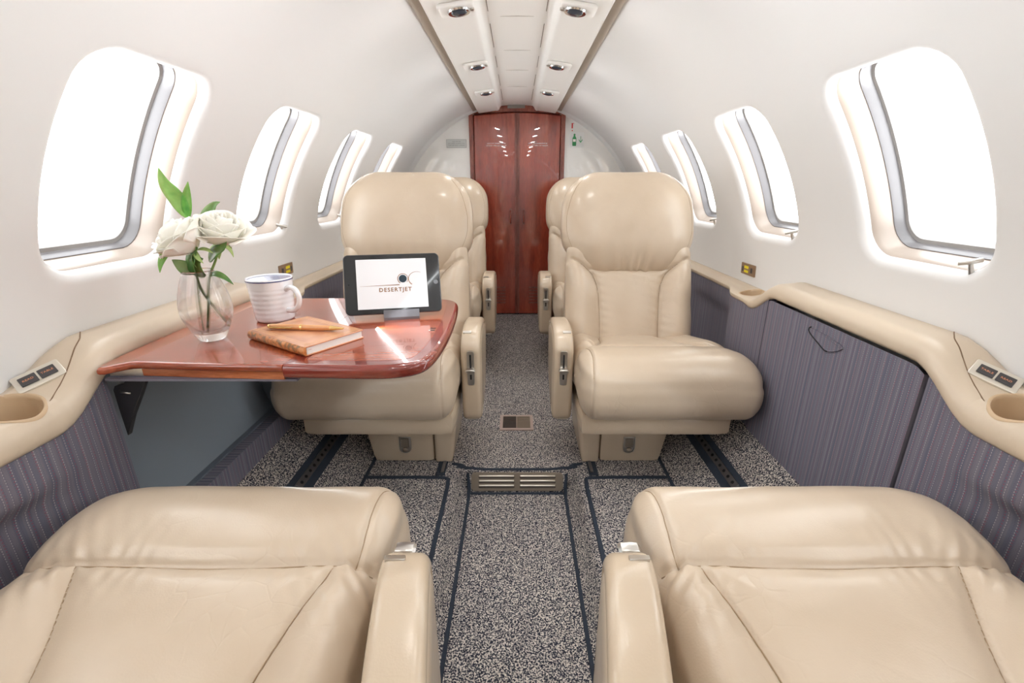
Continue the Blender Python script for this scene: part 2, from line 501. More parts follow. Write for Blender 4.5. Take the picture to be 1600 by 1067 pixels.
# outer skin below the windows: keeps daylight out of the space under ledges and floor
hs = []
for a in range(-182, 3, 4):
    a = math.radians(a); hs.append((0.805*math.cos(a), CZ+0.805*math.sin(a)))
vs = [(x, y, z) for y in (YF, YB+0.05) for x, z in hs]; n = len(hs)
fs = [(i, i+1, n+i+1, n+i) for i in range(n-1)]
for sx in (-1, 1):
    b = len(vs); zq = CZ+R*math.sin(PH0)
    vs += [(sx*0.806, YF, zq), (sx*R*math.cos(PH0), YF, zq), (sx*R*math.cos(PH0), YB+0.05, zq), (sx*0.806, YB+0.05, zq)]; fs.append((b, b+1, b+2, b+3))
vs_ = len(vs); vs += [(x, YB+0.05, z) for x, z in hs]; fs.append(tuple(range(vs_, vs_+n)))
tag(mesh_obj('trim_3', vs, fs, M_liner, None, True, True, 40), kind='structure')

# soft ring where the lining meets the aft bulkhead
rg = []
for a in range(0, 181, 3):
    a = math.radians(a)
    rg.append([(math.cos(a)*(R-d), y, CZ+math.sin(a)*(R-d)) for d, y in ((0.0, YB-0.05), (0.006, YB-0.035), (0.012, YB-0.02), (0.010, YB-0.008), (0.016, YB+0.002))])
vs = [p for r_ in rg for p in r_]; fs = []
for i in range(len(rg)-1):
    for j in range(4): fs.append((i*5+j, i*5+j+1, (i+1)*5+j+1, (i+1)*5+j))
tag(mesh_obj('trim_1', vs, fs, M_wall), kind='structure')

# aft bulkhead (with the opening for the two doors)
DW = 0.262; DT = 0.398; DB = -0.80
pts = []
outer = []
for a in range(-40, 221, 4):
    a = math.radians(a); outer.append((R*math.cos(a), CZ+R*math.sin(a)))
mb = MB()
for sx in (1, -1):
    # half ring between door edge and shell
    zs = np.linspace(-0.85, 0.45, 40)
    for z0, z1 in zip(zs[:-1], zs[1:]):
        x0 = math.sqrt(max(R*R-(z0-CZ)**2, 0.0001)); x1 = math.sqrt(max(R*R-(z1-CZ)**2, 0.0001))
        a0, a1 = max(x0, DW), max(x1, DW)
        if a0 <= DW+1e-6 and a1 <= DW+1e-6: continue
        mb.add([(sx*DW, YB, z0), (sx*a0, YB, z0), (sx*a1, YB, z1), (sx*DW, YB, z1)], [(0,1,2,3)])
wb = mb.build('wall_back', M_bulk, None, False)
tag(wb, kind='structure')

# forward bulkhead behind the camera
mb = MB(); zs = np.linspace(-0.98, 0.452, 48)
for sx in (1, -1):
    for z0, z1 in zip(zs[:-1], zs[1:]):
        x0 = math.sqrt(max(0.80**2-(z0-CZ)**2, 0)) if z0 < -0.32 else math.sqrt(max(R*R-(z0-CZ)**2, 0)); x1 = math.sqrt(max(0.80**2-(z1-CZ)**2, 0)) if z1 < -0.32 else math.sqrt(max(R*R-(z1-CZ)**2, 0))
        dw = 0.0
        if max(x0, x1) <= dw: continue
        mb.add([(sx*dw, YF, z0), (sx*max(x0, dw), YF, z0), (sx*max(x1, dw), YF, z1), (sx*dw, YF, z1)], [(0,1,2,3)])
tag(mb.build('wall_front', M_wall, None, False), kind='structure')

# door surround
fr = MB()
for sx in (-1, 1):
    fr.box(sx*0.256, sx*0.280, YB-0.018, YB+0.02, DB, 0.405)
# header with arched underside of the ceiling panel above
n = 24
top = [(-0.280+0.56*i/n) for i in range(n+1)]
vs = []; fs = []
for x in top:
    zt = 0.452-0.55*x*x; zb = 0.408-0.20*x*x
    vs += [(x, YB-0.020, zb), (x, YB-0.020, zt), (x, YB+0.02, zt), (x, YB+0.02, zb)]
for i in range(n):
    for j in range(4): fs.append((i*4+j, i*4+(j+1)%4, (i+1)*4+(j+1)%4, (i+1)*4+j))
fs += [(0,1,2,3), (n*4+3, n*4+2, n*4+1, n*4)]
fr.add(vs, fs)
fr.box(-0.27, 0.27, YB+0.022, YB+0.03, DB-0.01, 0.43)  # added backing board that blocks daylight between the door leaves
f1 = fr.build('trim_2', M_doorframe, None, False); tag(f1, kind='structure')
MB().box(-0.055, 0.045, YB-0.024, YB-0.0195, 0.425, 0.447).build('sign_plate', mat('grey_unlit_sign', sRGB(128,120,114), 0.4), f1)

M_white = mat('white_lettering', sRGB(240,236,232), 0.5)
for s, nm in ((-1, 'door_1'), (1, 'door_2')):
    xi, xo = s*0.0015, s*0.254
    poly = []
    P = [(xi, DB+0.006), (xo, DB+0.006), (xo, 0.392)]
    for i in range(9):
        x = xo+(xi-xo)*i/8; P.append((x, 0.404-0.20*x*x))
    v, f = slab(P, 0, 0.022, 0.003, axis_map((0, YB+0.012, 0), (1,0,0), (0,0,1), (0,-1,0)), 3)
    d = mesh_obj(nm, v, f, M_door, None, True, True, 35); tag(d, kind='structure')
    # meeting stile
    b = MB(); b.box(s*0.0015, s*0.014, YB-0.017, YB-0.009, DB+0.01, 0.40); b.build('meeting_stile', M_doorframe, d)
    # flush pull
    v, f = slab(rrect(0.015, 0.10, 0.006, 4), 0, 0.004, 0.0012, axis_map((s*0.040, YB-0.009, -0.175), (1,0,0), (0,0,1), (0,-1,0)), 2)
    h = mesh_obj('flush_pull', v, f, M_doorframe, d, True, True, 35)
    b = MB(); b.tube([(s*0.040, YB-0.016, -0.215), (s*0.040, YB-0.022, -0.205), (s*0.040, YB-0.022, -0.150), (s*0.040, YB-0.016, -0.140)], 0.0035, 8)
    b.build('pull_bar', M_door, h, True)
    # louvres near the floor
    g = MB()
    for q in range(6):
        z = -0.725+q*0.020
        g.box(min(s*0.075, s*0.150), max(s*0.075, s*0.150), YB-0.013, YB-0.0095, z, z+0.011,
              None)
    g.build('louvre', M_doorframe, d)
    for q, tx in enumerate(('LAVATORY DOORS MUST BE', 'LATCHED OPEN FOR TAKEOFF')):
        text_mesh(tx, 0.0085, 'lettering', M_white, axis_map((s*0.122, YB-0.0104, 0.240-q*0.012), (1,0,0), (0,0,1), (0,-1,0)), d)
# space behind the doors is closed off
# placards on the bulkhead
M_placard = mat('grey_placard', sRGB(196,198,196), 0.35, metal=0.2)
M_ptext = mat('placard_lettering', sRGB(120,126,128), 0.5)
v, f = slab(rrect(0.118, 0.046, 0.004, 3), 0, 0.0016, 0.0006, axis_map((-0.358, YB-0.0002, 0.240), (1,0,0), (0,0,1), (0,-1,0)), 2)
pl = mesh_obj('placard', v, f, M_placard, None, True, True, 35)
tag(pl, 'small grey placard with three lettered lines on the bulkhead left of the doors', 'placard')
v, f = slab(rrect(0.118, 0.046, 0.004, 3), 0.0014, 0.0024, 0.0003, axis_map((-0.358, YB, 0.240), (1,0,0), (0,0,1), (0,-1,0)), 1)
mm = MB()
for (x0, x1, z0, z1) in ((-.059,.059,.0215,.023), (-.059,.059,-.023,-.0215), (-.059,-.0575,-.023,.023), (.0575,.059,-.023,.023)):
    mm.box(-0.358+x0, -0.358+x1, YB-0.0022, YB-0.0016, 0.240+z0, 0.240+z1)
mm.build('border', M_ptext, pl)
for q, tx in enumerate(('SEAT MAY BE', 'OCCUPIED DURING TAXI', 'TAKE OFF AND LANDING')):
    text_mesh(tx, 0.0085, 'lettering', M_ptext, axis_map((-0.358, YB-0.0020, 0.2505-q*0.0105), (1,0,0), (0,0,1), (0,-1,0)), pl)
M_red = mat('red_marking', sRGB(214,70,66), 0.5); M_green = mat('green_marking', sRGB(50,140,84), 0.5)
b = MB(); b.box(0.318, 0.326, YB-0.0012, YB-0.0002, 0.322, 0.350)
d1 = b.build('fire_extinguisher_decal', M_red)
tag(d1, 'small red extinguisher marking on the cream bulkhead above the green bottle sign', 'decal')
MB().box(0.325, 0.333, YB-0.0012, YB-0.0002, 0.347, 0.3495).build('nozzle', M_red, d1)
MB().box(0.320, 0.326, YB-0.0012, YB-0.0002, 0.307, 0.313).build('dot', M_red, d1)
v, f = slab(rrect(0.085, 0.082, 0.008, 4), 0, 0.0008, 0.0002, axis_map((0.352, YB-0.0002, 0.260), (1,0,0), (0,0,1), (0,-1,0)), 1)
dc = mesh_obj('oxygen_bottle_decal', v, f, mat('pale_decal_film', sRGB(220,221,220), 0.3), None, False)
tag(dc, 'pale square decal with a green oxygen bottle and an arrow right of the doors', 'decal')
bt = [(-.010,-.030), (.010,-.030), (.0115,-.022), (.0115,.012), (.006,.022), (.004,.028), (.0065,.032), (.0,.038), (-.0065,.032), (-.004,.028), (-.006,.022), (-.0115,.012), (-.0115,-.022)]
v, f = slab(bt, 0.0008, 0.0016, 0.0002, axis_map((0.337, YB, 0.257), (1,0,0), (0,0,1), (0,-1,0)), 1)
mesh_obj('bottle_symbol', v, f, M_green, dc, False)
MB().box(0.329, 0.345, YB-0.0022, YB-0.0016, 0.250, 0.264).build('label_patch', M_white, dc)
ar = [(-.0015,.018), (.0015,.018), (.0015,-.010), (.010,.002), (.011,-.004), (0,-.018), (-.011,-.004), (-.010,.002), (-.0015,-.010)]
v, f = slab(ar, 0.0008, 0.0016, 0.0001, axis_map((0.374, YB, 0.262), (1,0,0), (0,0,1), (0,-1,0)), 1)
mesh_obj('arrow_symbol', v, f, M_green, dc, False)

# ceiling spine panel
prof = [(0.262,0.395), (0.258,0.390), (0.240,0.392), (0.226,0.396), (0.222,0.398), (0.218,0.400), (0.170,0.4085), (0.118,0.416), (0.110,0.4155), (0.104,0.419), (0.097,0.431), (0.090,0.438), (0.084,0.4395), (0.080,0.441), (0.04,0.4435), (0.0,0.4445)]
prof = [(0.226,0.412), (0.224,0.402), (0.220,0.399), (0.215,0.399), (0.170,0.4055), (0.122,0.412), (0.114,0.4115), (0.108,0.413), (0.102,0.419), (0.096,0.431), (0.090,0.4365), (0.084,0.4385), (0.080,0.4395), (0.04,0.4425), (0.0,0.4435)]
full = prof + [(-x, z) for x, z in prof[-2::-1]]
ys = [YF] + list(np.linspace(YF+0.3, YB-0.022, 10))
vs = [(x, y, z) for y in ys for x, z in full]; fs = []
K = len(full)
for i in range(len(ys)-1):
    for j in range(K-1): fs.append((i*K+j, i*K+j+1, (i+1)*K+j+1, (i+1)*K+j))
# upper closing skin
b0 = len(vs)
for y in ys:
    for j in range(K):
        x = full[j][0]
        vs.append((x, y, min(0.452, max(full[j][1]+0.006, 0.448-0.6*x*x))))
for i in range(len(ys)-1):
    for j in range(K-1): fs.append((b0+i*K+j, b0+(i+1)*K+j, b0+(i+1)*K+j+1, b0+i*K+j+1))
for j in range(K-1):
    i = len(ys)-1; fs.append((i*K+j, i*K+j+1, b0+i*K+j+1, b0+i*K+j))
ce = mesh_obj('ceiling', vs, fs, M_ceil, None, True, True, 50); tag(ce, kind='structure')
# painted shade of the gap beside the spine panel, as a taupe strip
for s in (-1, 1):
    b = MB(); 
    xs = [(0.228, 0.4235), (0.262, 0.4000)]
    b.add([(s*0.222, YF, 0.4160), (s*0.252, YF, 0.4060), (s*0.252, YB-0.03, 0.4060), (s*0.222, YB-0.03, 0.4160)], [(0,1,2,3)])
    b.build('gap_shadow_strip', mat('gap_shadow_taupe', sRGB(176,166,154), 0.7), ce)
# access seams of the recessed centre channel
sm = MB()
for s in (-1, 1):
    for (a, c) in ((0.95,1.22), (1.27,1.42), (1.52,1.75), (1.86,2.02), (2.14,2.36), (2.44,2.72)):
        sm.box(min(s*0.0765,s*0.078), max(s*0.0765,s*0.078), a, c, 0.4385, 0.4398)
sm.build('panel_gap', mat('gap_taupe', sRGB(128,118,110), 0.7), ce)
sm = MB()
for y in (1.245, 1.47, 1.80, 2.08, 2.40): sm.box(-0.078, 0.078, y-0.0012, y+0.0012, 0.4420, 0.4434)
sm.build('panel_joint', mat('pale_joint', sRGB(196,192,186), 0.7), ce)

# passenger service units: reading light in a raised oblong base
M_lamp = mat('reading_lens', sRGB(70,76,88), 0.08, metal=0.3)
def psu(s, y, where):
    t = empty('reading_light', (s*0.150, y, 0.407))
    ux = Vector((1, 0, -s*0.135)).normalized(); n = Vector((-ux.z*-1, 0, -1)); n = ux.cross(Vector((0,1,0))).normalized()
    if n.z > 0: n = -n
    mp = axis_map((s*0.147, y, 0.4085), ux, (0,1,0), n)
    v, f = slab(rrect(0.088, 0.072, 0.012, 5), 0, 0.010, 0.005, mp, 4)
    mesh_obj('housing', v, f, M_ceil, t, True, True, 50)
    b = MB()
    c = mp(-s*0.006, 0, 0.0075)
    Mr = Matrix(((ux.x, 0, n.x), (0, 1, 0), (ux.z, 0, n.z)))
    Mr = Mr.to_4x4()
    b.lathe([(0.027, 0.0), (0.028, 0.004), (0.026, 0.0075), (0.021, 0.0065)], c, 32, Mr)
    b.build('bezel', M_chrome, t, True, 40)
    b = MB(); b.lathe([(0.0205, 0.004), (0.018, 0.0085), (0.012, 0.011), (0.006, 0.0118)], c, 28, Mr)
    b.build('eyeball_lens', M_lamp, t, True, 40)
    b = MB(); c2 = mp(-s*0.037, 0.0, 0.008)
    b.lathe([(0.006, 0.0), (0.006, 0.005), (0.003, 0.006)], c2, 16, Mr)
    b.build('button', M_metal, t, True, 40)
    settle(t)
    tag(t, where, 'reading light', 'reading lights in the ceiling panel')
for i, y in enumerate((1.29, 1.83, 2.31)):
    for s in (-1, 1):
        psu(s, y, 'chrome reading light on the %s of the ceiling, %s' % ('left' if s < 0 else 'right',
            ('largest, cut by the frame top', 'middle of three', 'closest to the wooden doors')[i]))

# ------------------------------------------------------------------ floor
def floor_z(x):
    x = abs(x)
    if x <= 0.455: return FLOOR
    t = (x-0.455)/(0.662-0.455)
    return FLOOR + (0.185)*(t**1.25)
def aft_z(y):
    return 0.0 if y < 1.98 else 0.04*min(1.0, (y-1.98)/0.60)
fl = MB()
xo = [0.198] + list(np.linspace(0.23, 0.455, 6)) + list(np.linspace(0.47, 0.76, 12))
def strip(xs, ya, zfun):
    vs = []; fs = []
    for y in ya:
        for x in xs: vs.append((x, y, zfun(x, y)))
    K = len(xs)
    for i in range(len(ya)-1):
        for j in range(K-1): fs.append((i*K+j, i*K+j+1, (i+1)*K+j+1, (i+1)*K+j))
    return vs, fs
RZ = 1.215
for s in (-1, 1):
    v, f = strip([s*x for x in xo], np.linspace(YF, RZ, 14), lambda x, y: floor_z(x)); fl.add(v, f)
    # rounded side of the dropped aisle
    prof = [(0.198, FLOOR), (0.192, FLOOR-0.003), (0.184, FLOOR-0.012), (0.172, FLOOR-0.034), (0.160, FLOOR-0.054), (0.150, AISLE+0.002), (0.1485, AISLE)]
    vs = []; fs = []
    for y in (YF, RZ-0.0):
        for x, z in prof: vs.append((s*x, y, z))
    K = len(prof)
    for j in range(K-1): fs.append((j, j+1, K+j+1, K+j))
    fl.add(vs, fs)
    fl.add([(s*0.198, RZ, FLOOR)]+[(s*x, RZ, z) for x, z in prof[1:]]+[(s*0.1485, RZ, FLOOR)], [tuple(range(len(prof)+1))])
fl.add([(-0.1485, YF, AISLE), (0.1485, YF, AISLE), (0.1485, RZ-0.02, AISLE), (-0.1485, RZ-0.02, AISLE)], [(0,1,2,3)])
fl.add([(-0.1485, RZ-0.02, AISLE), (0.1485, RZ-0.02, AISLE), (0.1485, RZ, FLOOR), (-0.1485, RZ, FLOOR)], [(0,1,2,3)])
xa = [-x for x in reversed(xo)] + [-0.1, 0, 0.1] + xo
v, f = strip(xa, [RZ, 1.4, 1.7, 1.98, 2.58, 2.75, YB+0.03], lambda x, y: max(floor_z(x), FLOOR+aft_z(y))); fl.add(v, f)
fo = fl.build('floor', M_carpet, None, True, 30); tag(fo, kind='structure')
# navy binding tapes along the carpet edges
def tape(path, w, name='carpet_binding', h=0.004):
    pts = [Vector(p) for p in path]; vs = []; fs = []
    for i, p in enumerate(pts):
        t = (pts[min(i+1, len(pts)-1)]-pts[max(i-1, 0)]); t.z = 0; t.normalize(); nrm = Vector((-t.y, t.x, 0))
        for q, z in ((-w/2, -0.001), (-w/2*0.7, h), (w/2*0.7, h), (w/2, -0.001)):
            c = p+nrm*q; zz = p.z+z
            vs.append((c.x, c.y, zz))
    for i in range(len(pts)-1):
        for j in range(3): fs.append((i*4+j, i*4+j+1, (i+1)*4+j+1, (i+1)*4+j))
    return vs, fs
for s, wd in ((-1, 'left'), (1, 'right')):
    mb = MB()
    v, f = tape([(s*0.206, YF, FLOOR), (s*0.206, 0.8, FLOOR), (s*0.206, 1.13, FLOOR), (s*0.209, 1.172, FLOOR), (s*0.222, 1.178, FLOOR), (s*0.30, 1.18, FLOOR), (s*0.458, 1.18, FLOOR)], 0.013); mb.add(v, f)
    v, f = tape([(s*0.149, YF, AISLE), (s*0.149, 1.16, AISLE), (s*0.150, 1.195, AISLE+0.01), (s*0.152, 1.212, AISLE+0.045), (s*0.158, 1.224, FLOOR), (s*0.178, 1.246, FLOOR), (s*0.208, 1.252, FLOOR)], 0.011); mb.add(v, f)
    v, f = tape([(s*0.462, YF, FLOOR+0.001), (s*0.462, 1.10, FLOOR+0.001), (s*0.462, 1.29, FLOOR+0.001)], 0.011); mb.add(v, f)
    mb.build('carpet_binding', M_binding, fo, False)
v, f = tape([(-0.19, 1.236, FLOOR), (-0.1, 1.222, FLOOR), (0.1, 1.222, FLOOR), (0.19, 1.236, FLOOR)], 0.012, h=0.003)
mesh_obj('carpet_binding', v, f, M_binding, fo, False)
v, f = tape([(-0.146, 1.186, AISLE), (0.146, 1.186, AISLE)], 0.010, h=0.003)
mesh_obj('carpet_binding', v, f, M_binding, fo, False)

# grille in the aisle step
vt = MB(); ns = Vector((0, 0.02, FLOOR-AISLE)); ns.normalize(); nn = Vector((0, -ns.z, ns.y))
mp = axis_map((0, RZ-0.010, (FLOOR+AISLE)/2), (1,0,0), ns, nn)
v, f = slab(rrect(0.286, 0.058, 0.012, 4), 0.0, 0.005, 0.0015, mp, 2)
g = mesh_obj('step_grille', v, f, M_bronze, None, True, True, 35)
tag(g, 'bronze metal air grille with six slots in the step of the dropped aisle', 'grille')
for cx in (-0.064, 0.064):
    for q in range(3):
        z = 0.015-0.015*q - (0.001)
        b = MB(); 
        v, f = slab(rrect(0.112, 0.0070, 0.0033, 4, cx, z), 0.0045, 0.0056, 0.0003, mp, 1)
        mesh_obj('slot', v, f, M_dbronze, g, False)
        c0 = mp(cx-0.054, z+0.0045, 0.006); c1 = mp(cx+0.054, z+0.0045, 0.006)
        b.tube([c0, c1], 0.0024, 8); b.build('louvre_blade', M_plate, g, True, 40)
# square floor register
rg_ = MB(); rg_.box(-0.064, 0.060, 1.462, 1.575, FLOOR, FLOOR+0.004)
rr = rg_.build('floor_register', mat('rose_bronze_frame', sRGB(176,156,146), 0.5, metal=0.3))
tag(rr, 'small square metal air register set in the grey carpet between the two middle seats', 'vent')
for x0, mt, nm in ((-0.053, M_dbronze, 'dark_louvres'), (-0.001, M_bronze, 'light_louvres')):
    b = MB(); b.box(x0, x0+0.050, 1.475, 1.562, FLOOR+0.004, FLOOR+0.0050)
    for q in range(9):
        y = 1.478+q*0.0094; b.box(x0+0.001, x0+0.049, y, y+0.0048, FLOOR+0.0050, FLOOR+0.0072)
    b.build(nm, mt, rr)

# seat rails in the outboard carpet
for s, wd in ((-1, 'left'), (1, 'right')):
    t = empty('seat_rail', (s*0.575, 1.1, floor_z(0.575)))
    def line(x, dz): return floor_z(x)+dz
    sl = math.atan2(floor_z(0.59)-floor_z(0.56), 0.03)
    U = Vector((s*math.cos(sl), 0, math.sin(sl))); N = Vector((-s*math.sin(sl), 0, math.cos(sl)))
    mp = axis_map((s*0.575, 0, floor_z(0.575)), U, (0,1,0), N)
    v, f = slab([(-0.032, 0.985), (0.026, 0.985), (0.028, 1.9), (-0.034, 1.9)], -0.002, 0.0025, 0.0005, mp, 1)
    mesh_obj('rail_slot', v, f, M_binding, t, False)
    v, f = slab([(-0.010, 1.0), (0.010, 1.0), (0.010, 1.9), (-0.010, 1.9)], 0.002, 0.008, 0.001, mp, 2)
    mesh_obj('rail_bar', v, f, M_rail, t, False)
    b = MB()
    for q in range(14):
        v, f = slab([(0.0045*math.cos(a), 1.02+q*0.026+0.0055*math.sin(a)) for a in np.linspace(0, 2*PI, 10, endpoint=False)], 0.0078, 0.0086, 0.0001, mp, 1)
        b.add(v, f)
    b.build('rail_hole', M_black, t)
    settle(t)
    tag(t, 'steel seat rail with round holes in the carpet by the %s side wall' % wd, 'seat rail', 'outboard seat rails')
    t = empty('inboard_rail', (s*0.232, 1.2, FLOOR))
    b = MB(); b.box(min(s*0.222,s*0.250), max(s*0.222,s*0.250), 1.19, 1.9, FLOOR-0.001, FLOOR+0.003)
    b.build('rail_slot', M_binding, t)
    b = MB(); b.box(min(s*0.226,s*0.236), max(s*0.226,s*0.236), 1.20, 1.9, FLOOR+0.003, FLOOR+0.007)
    b.build('rail_bar', M_rail, t)
    settle(t)
    tag(t, 'short steel rail end showing under the %s middle seat pedestal beside the aisle' % wd, 'seat rail', 'inboard seat rails')

# ------------------------------------------------------------------ side ledges and lower side panels
def hi(y): return sstep(y, 0.58, 0.71)*(1-sstep(y, 1.14, 1.27))
def ledge_section(y):
    h = float(hi(y)); far = float(sstep(y, 1.30, 1.36)); nar = float(sstep(y, 1.36, 1.47))
    zw = -0.286+0.046*h-0.011*float(sstep(y, 1.2, 1.3))
    zi = -0.340+0.067*h+0.020*float(sstep(y, 1.2, 1.3))
    xi = 0.655+0.035*nar
    w = 0.752-xi
    ztop = zw+0.004+0.006*h
    P = [(0.752, zw-0.004), (0.744, zw+0.001), (0.730, ztop)]
    for q in (0.30, 0.45, 0.6): P.append((0.752-w*q-0.008*(1-0), ztop-0.002-0.006*(q-0.3)-0.012*(1-h)*(q)))
    zt = P[-1][1]; xr = P[-1][0]
    for k in range(1, 9):
        a = PI/2*k/8
        P.append((xr-(xr-xi)*math.sin(a), zt-(zt-zi-0.012)*(1-math.cos(a))))
    P += [(xi+0.001, zi+0.005), (xi+0.005, zi), (xi+0.015, zi+0.001), (xi+0.045, zi+0.003)]
    return P
LZ = -0.292
def ledge(s, wd):
    ys = list(np.arange(-1.4, 2.90, 0.02))
    S = [ledge_section(y) for y in ys]; K = len(S[0])
    vs = [(s*x, y, z) for y, P in zip(ys, S) for x, z in P]; fs = []
    for i in range(len(ys)-1):
        for j in range(K-1): fs.append((i*K+j, i*K+j+1, (i+1)*K+j+1, (i+1)*K+j))
    # cup holder wells: sink a clean circular hole by projecting nearby faces away
    o = mesh_obj('side_ledge', vs, fs, M_ledge, None, True, True, 60)
    return o
def ledge_top(x, y):
    P = ledge_section(y); P = sorted(P[:12], key=lambda q: q[0])
    return float(np.interp(abs(x), [q[0] for q in P], [q[1] for q in P]))
CUPS = [(0.702, 0.562, 0.036), (0.700, 1.335, 0.030)]
def cut_hole(o, s, cx, cy, r):
    """boolean-free circular hole: knife the mesh with a cylinder using bmesh"""
    me = o.data; bm = bmesh.new(); bm.from_mesh(me)
    n = 40
    for k in range(n):
        a = 2*PI*k/n+PI/n
        nrm = Vector((math.cos(a), math.sin(a), 0)); co = Vector((s*cx, cy, 0))+nrm*r*math.cos(PI/n)
        geom = [f for f in bm.faces if (f.calc_center_median().xy-Vector((s*cx, cy))).length < r+0.06]
        ed = set(e for f in geom for e in f.edges); vv = set(v for f in geom for v in f.verts)
        bmesh.ops.bisect_plane(bm, geom=list(geom)+list(ed)+list(vv), plane_co=co, plane_no=nrm, dist=1e-6)
    kill = [f for f in bm.faces if (f.calc_center_median().xy-Vector((s*cx, cy))).length < r*0.9985 and f.calc_center_median().z > -0.345 and all((v.co.xy-Vector((s*cx, cy))).length < r+1e-4 for v in f.verts)]
    bmesh.ops.delete(bm, geom=kill, context='FACES')
    bm.to_mesh(me); bm.free()
    me.polygons.foreach_set('use_smooth', [True]*len(me.polygons)); me.set_sharp_from_angle(angle=math.radians(60))
for s, wd in ((-1, 'left'), (1, 'right')):
    o = ledge(s, wd)
    tag(o, 'tan padded side ledge running along the %s cabin wall below the windows' % wd, 'side ledge')
    for (cx, cy, r) in CUPS:
        cut_hole(o, s, cx, cy, r)
        n = 48; rings = []
        for (rr_, dz) in ((r+0.0040, 0.0006), (r+0.0022, 0.0016), (r, 0.0008), (r-0.001, -0.004), (r-0.003, -0.05), (r-0.006, -0.062), (r-0.015, -0.066), (0.004, -0.066)):
            ring = []
            for k in range(n):
                a = 2*PI*k/n; x = cx+rr_*math.cos(a); y = cy+rr_*math.sin(a)
                x_ = min(x, 0.7445) if dz > -0.003 else x
                z = ledge_top(x_, y)+dz if dz > -0.01 else ledge_top(cx, cy)+dz
                ring.append((s*x_, y, z))
            rings.append(ring)
        v, f = rings_mesh(rings, False, True)
        c = mesh_obj('cup_holder', v, f, M_cup, o, True, True, 50)
    # switch plate with two buttons, near ledge section
    sy = 0.618
    A = Vector((s*0.668, sy, 0)); 
    px, py = 0.7150, 0.628
    z0 = ledge_top(px, py); zx = (ledge_top(px+0.012, py)-ledge_top(px-0.012, py))/0.024; zy = (ledge_top(px, py+0.02)-ledge_top(px, py-0.02))/0.04
    # the plate follows the slope of the ledge; the lettering faces the passenger
    t1 = Vector((s*0.62, -0.78, 0)).normalized()*(1 if s > 0 else -1)
    U = Vector((t1.x, t1.y, zx*s*t1.x+zy*t1.y)).normalized()
    S_ = Vector((s, 0, zx)); V = (S_-U*S_.dot(U)).normalized(); N = U.cross(V); N = N if N.z > 0 else -N
    mp = axis_map(Vector((s*px, py, z0))+N*0.001, U, V, N)
    v, f = slab(rrect(0.058, 0.036, 0.003, 3), -0.008, 0.003, 0.0012, mp, 2)
    p = mesh_obj('switch_plate', v, f, M_plate, o, True, True, 35)
    p['label'] = 'champagne metal plate with two dark buttons'
    for cx, tx in ((-0.0115, 'TABLE' if s > 0 else 'READ'), (0.0115, 'READ' if s > 0 else 'TABLE')):
        v, f = slab(rrect(0.0205, 0.019, 0.001, 2, cx, 0.0), 0.003, 0.0045, 0.0005, mp, 1)
        bb = mesh_obj('button', v, f, M_button, p, False)
        mpt = (lambda cx_: (lambda u, v_, t: mp(cx_+u, v_, 0.0046+t)))(cx)
        text_mesh(tx, 0.0054, 'lettering', M_orange, mpt, p)
    # seam of the snap-in section on the ledge
    sp = MB(); 
    pts = []
    for x, y in crom([(0.7425, 0.736), (0.732, 0.727), (0.7174, 0.7101), (0.7075, 0.6972), (0.6989, 0.6758), (0.6921, 0.6598), (0.6855, 0.6407), (0.6817, 0.6247), (0.6783, 0.6078), (0.6745, 0.594)], 30, False):
        pts.append((s*x, y, ledge_top(x, y)+0.0001))
    pts2 = []
    sp.tube(pts, 0.0009, 6)
    sp.build('ledge_seam', mat('seam_brown', sRGB(120,96,74), 0.8), o)
    # small outlet plate on the wall above the aft cup holder
    v0 = []; y0, y1 = 1.415, 1.50; 
    def wp(u, v_, t):
        y = (y0+y1)/2 + u; ph = math.asin((-0.252-CZ)/R) + v_/R
        return Vector(cyl(s, y, ph, R-t))
    v, f = slab(rrect(0.088, 0.036, 0.002, 2), -0.001, 0.004, 0.001, wp, 2)
    pp = mesh_obj('outlet_plate', v, f, M_brownplate, None, True, True, 35)
    tag(pp, 'brown outlet plate%s on the %s wall above the ledge' % (' with yellow labels' if s > 0 else ' partly behind the mug', wd), 'outlet plate')
    b = MB()
    for (u0, u1, v0_, v1_) in ((-0.006,0.022,0.002,0.011), (-0.006,0.022,-0.011,-0.003)):
        b.add([wp(u, w, 0.0048) for u, w in ((u0,v0_),(u1,v0_),(u1,v1_),(u0,v1_))], [(0,1,2,3)])
    b.build('yellow_label', M_yellow, pp)
    for (u0, u1, v0_, v1_) in ((-0.031,-0.019,-0.008,0.008), (0.026,0.036,-0.009,0.006)):
        b = MB(); b.add([wp(u, w, 0.0048) for u, w in ((u0,v0_),(u1,v0_),(u1,v1_),(u0,v1_))], [(0,1,2,3)])
        b.build('socket', M_button, pp)

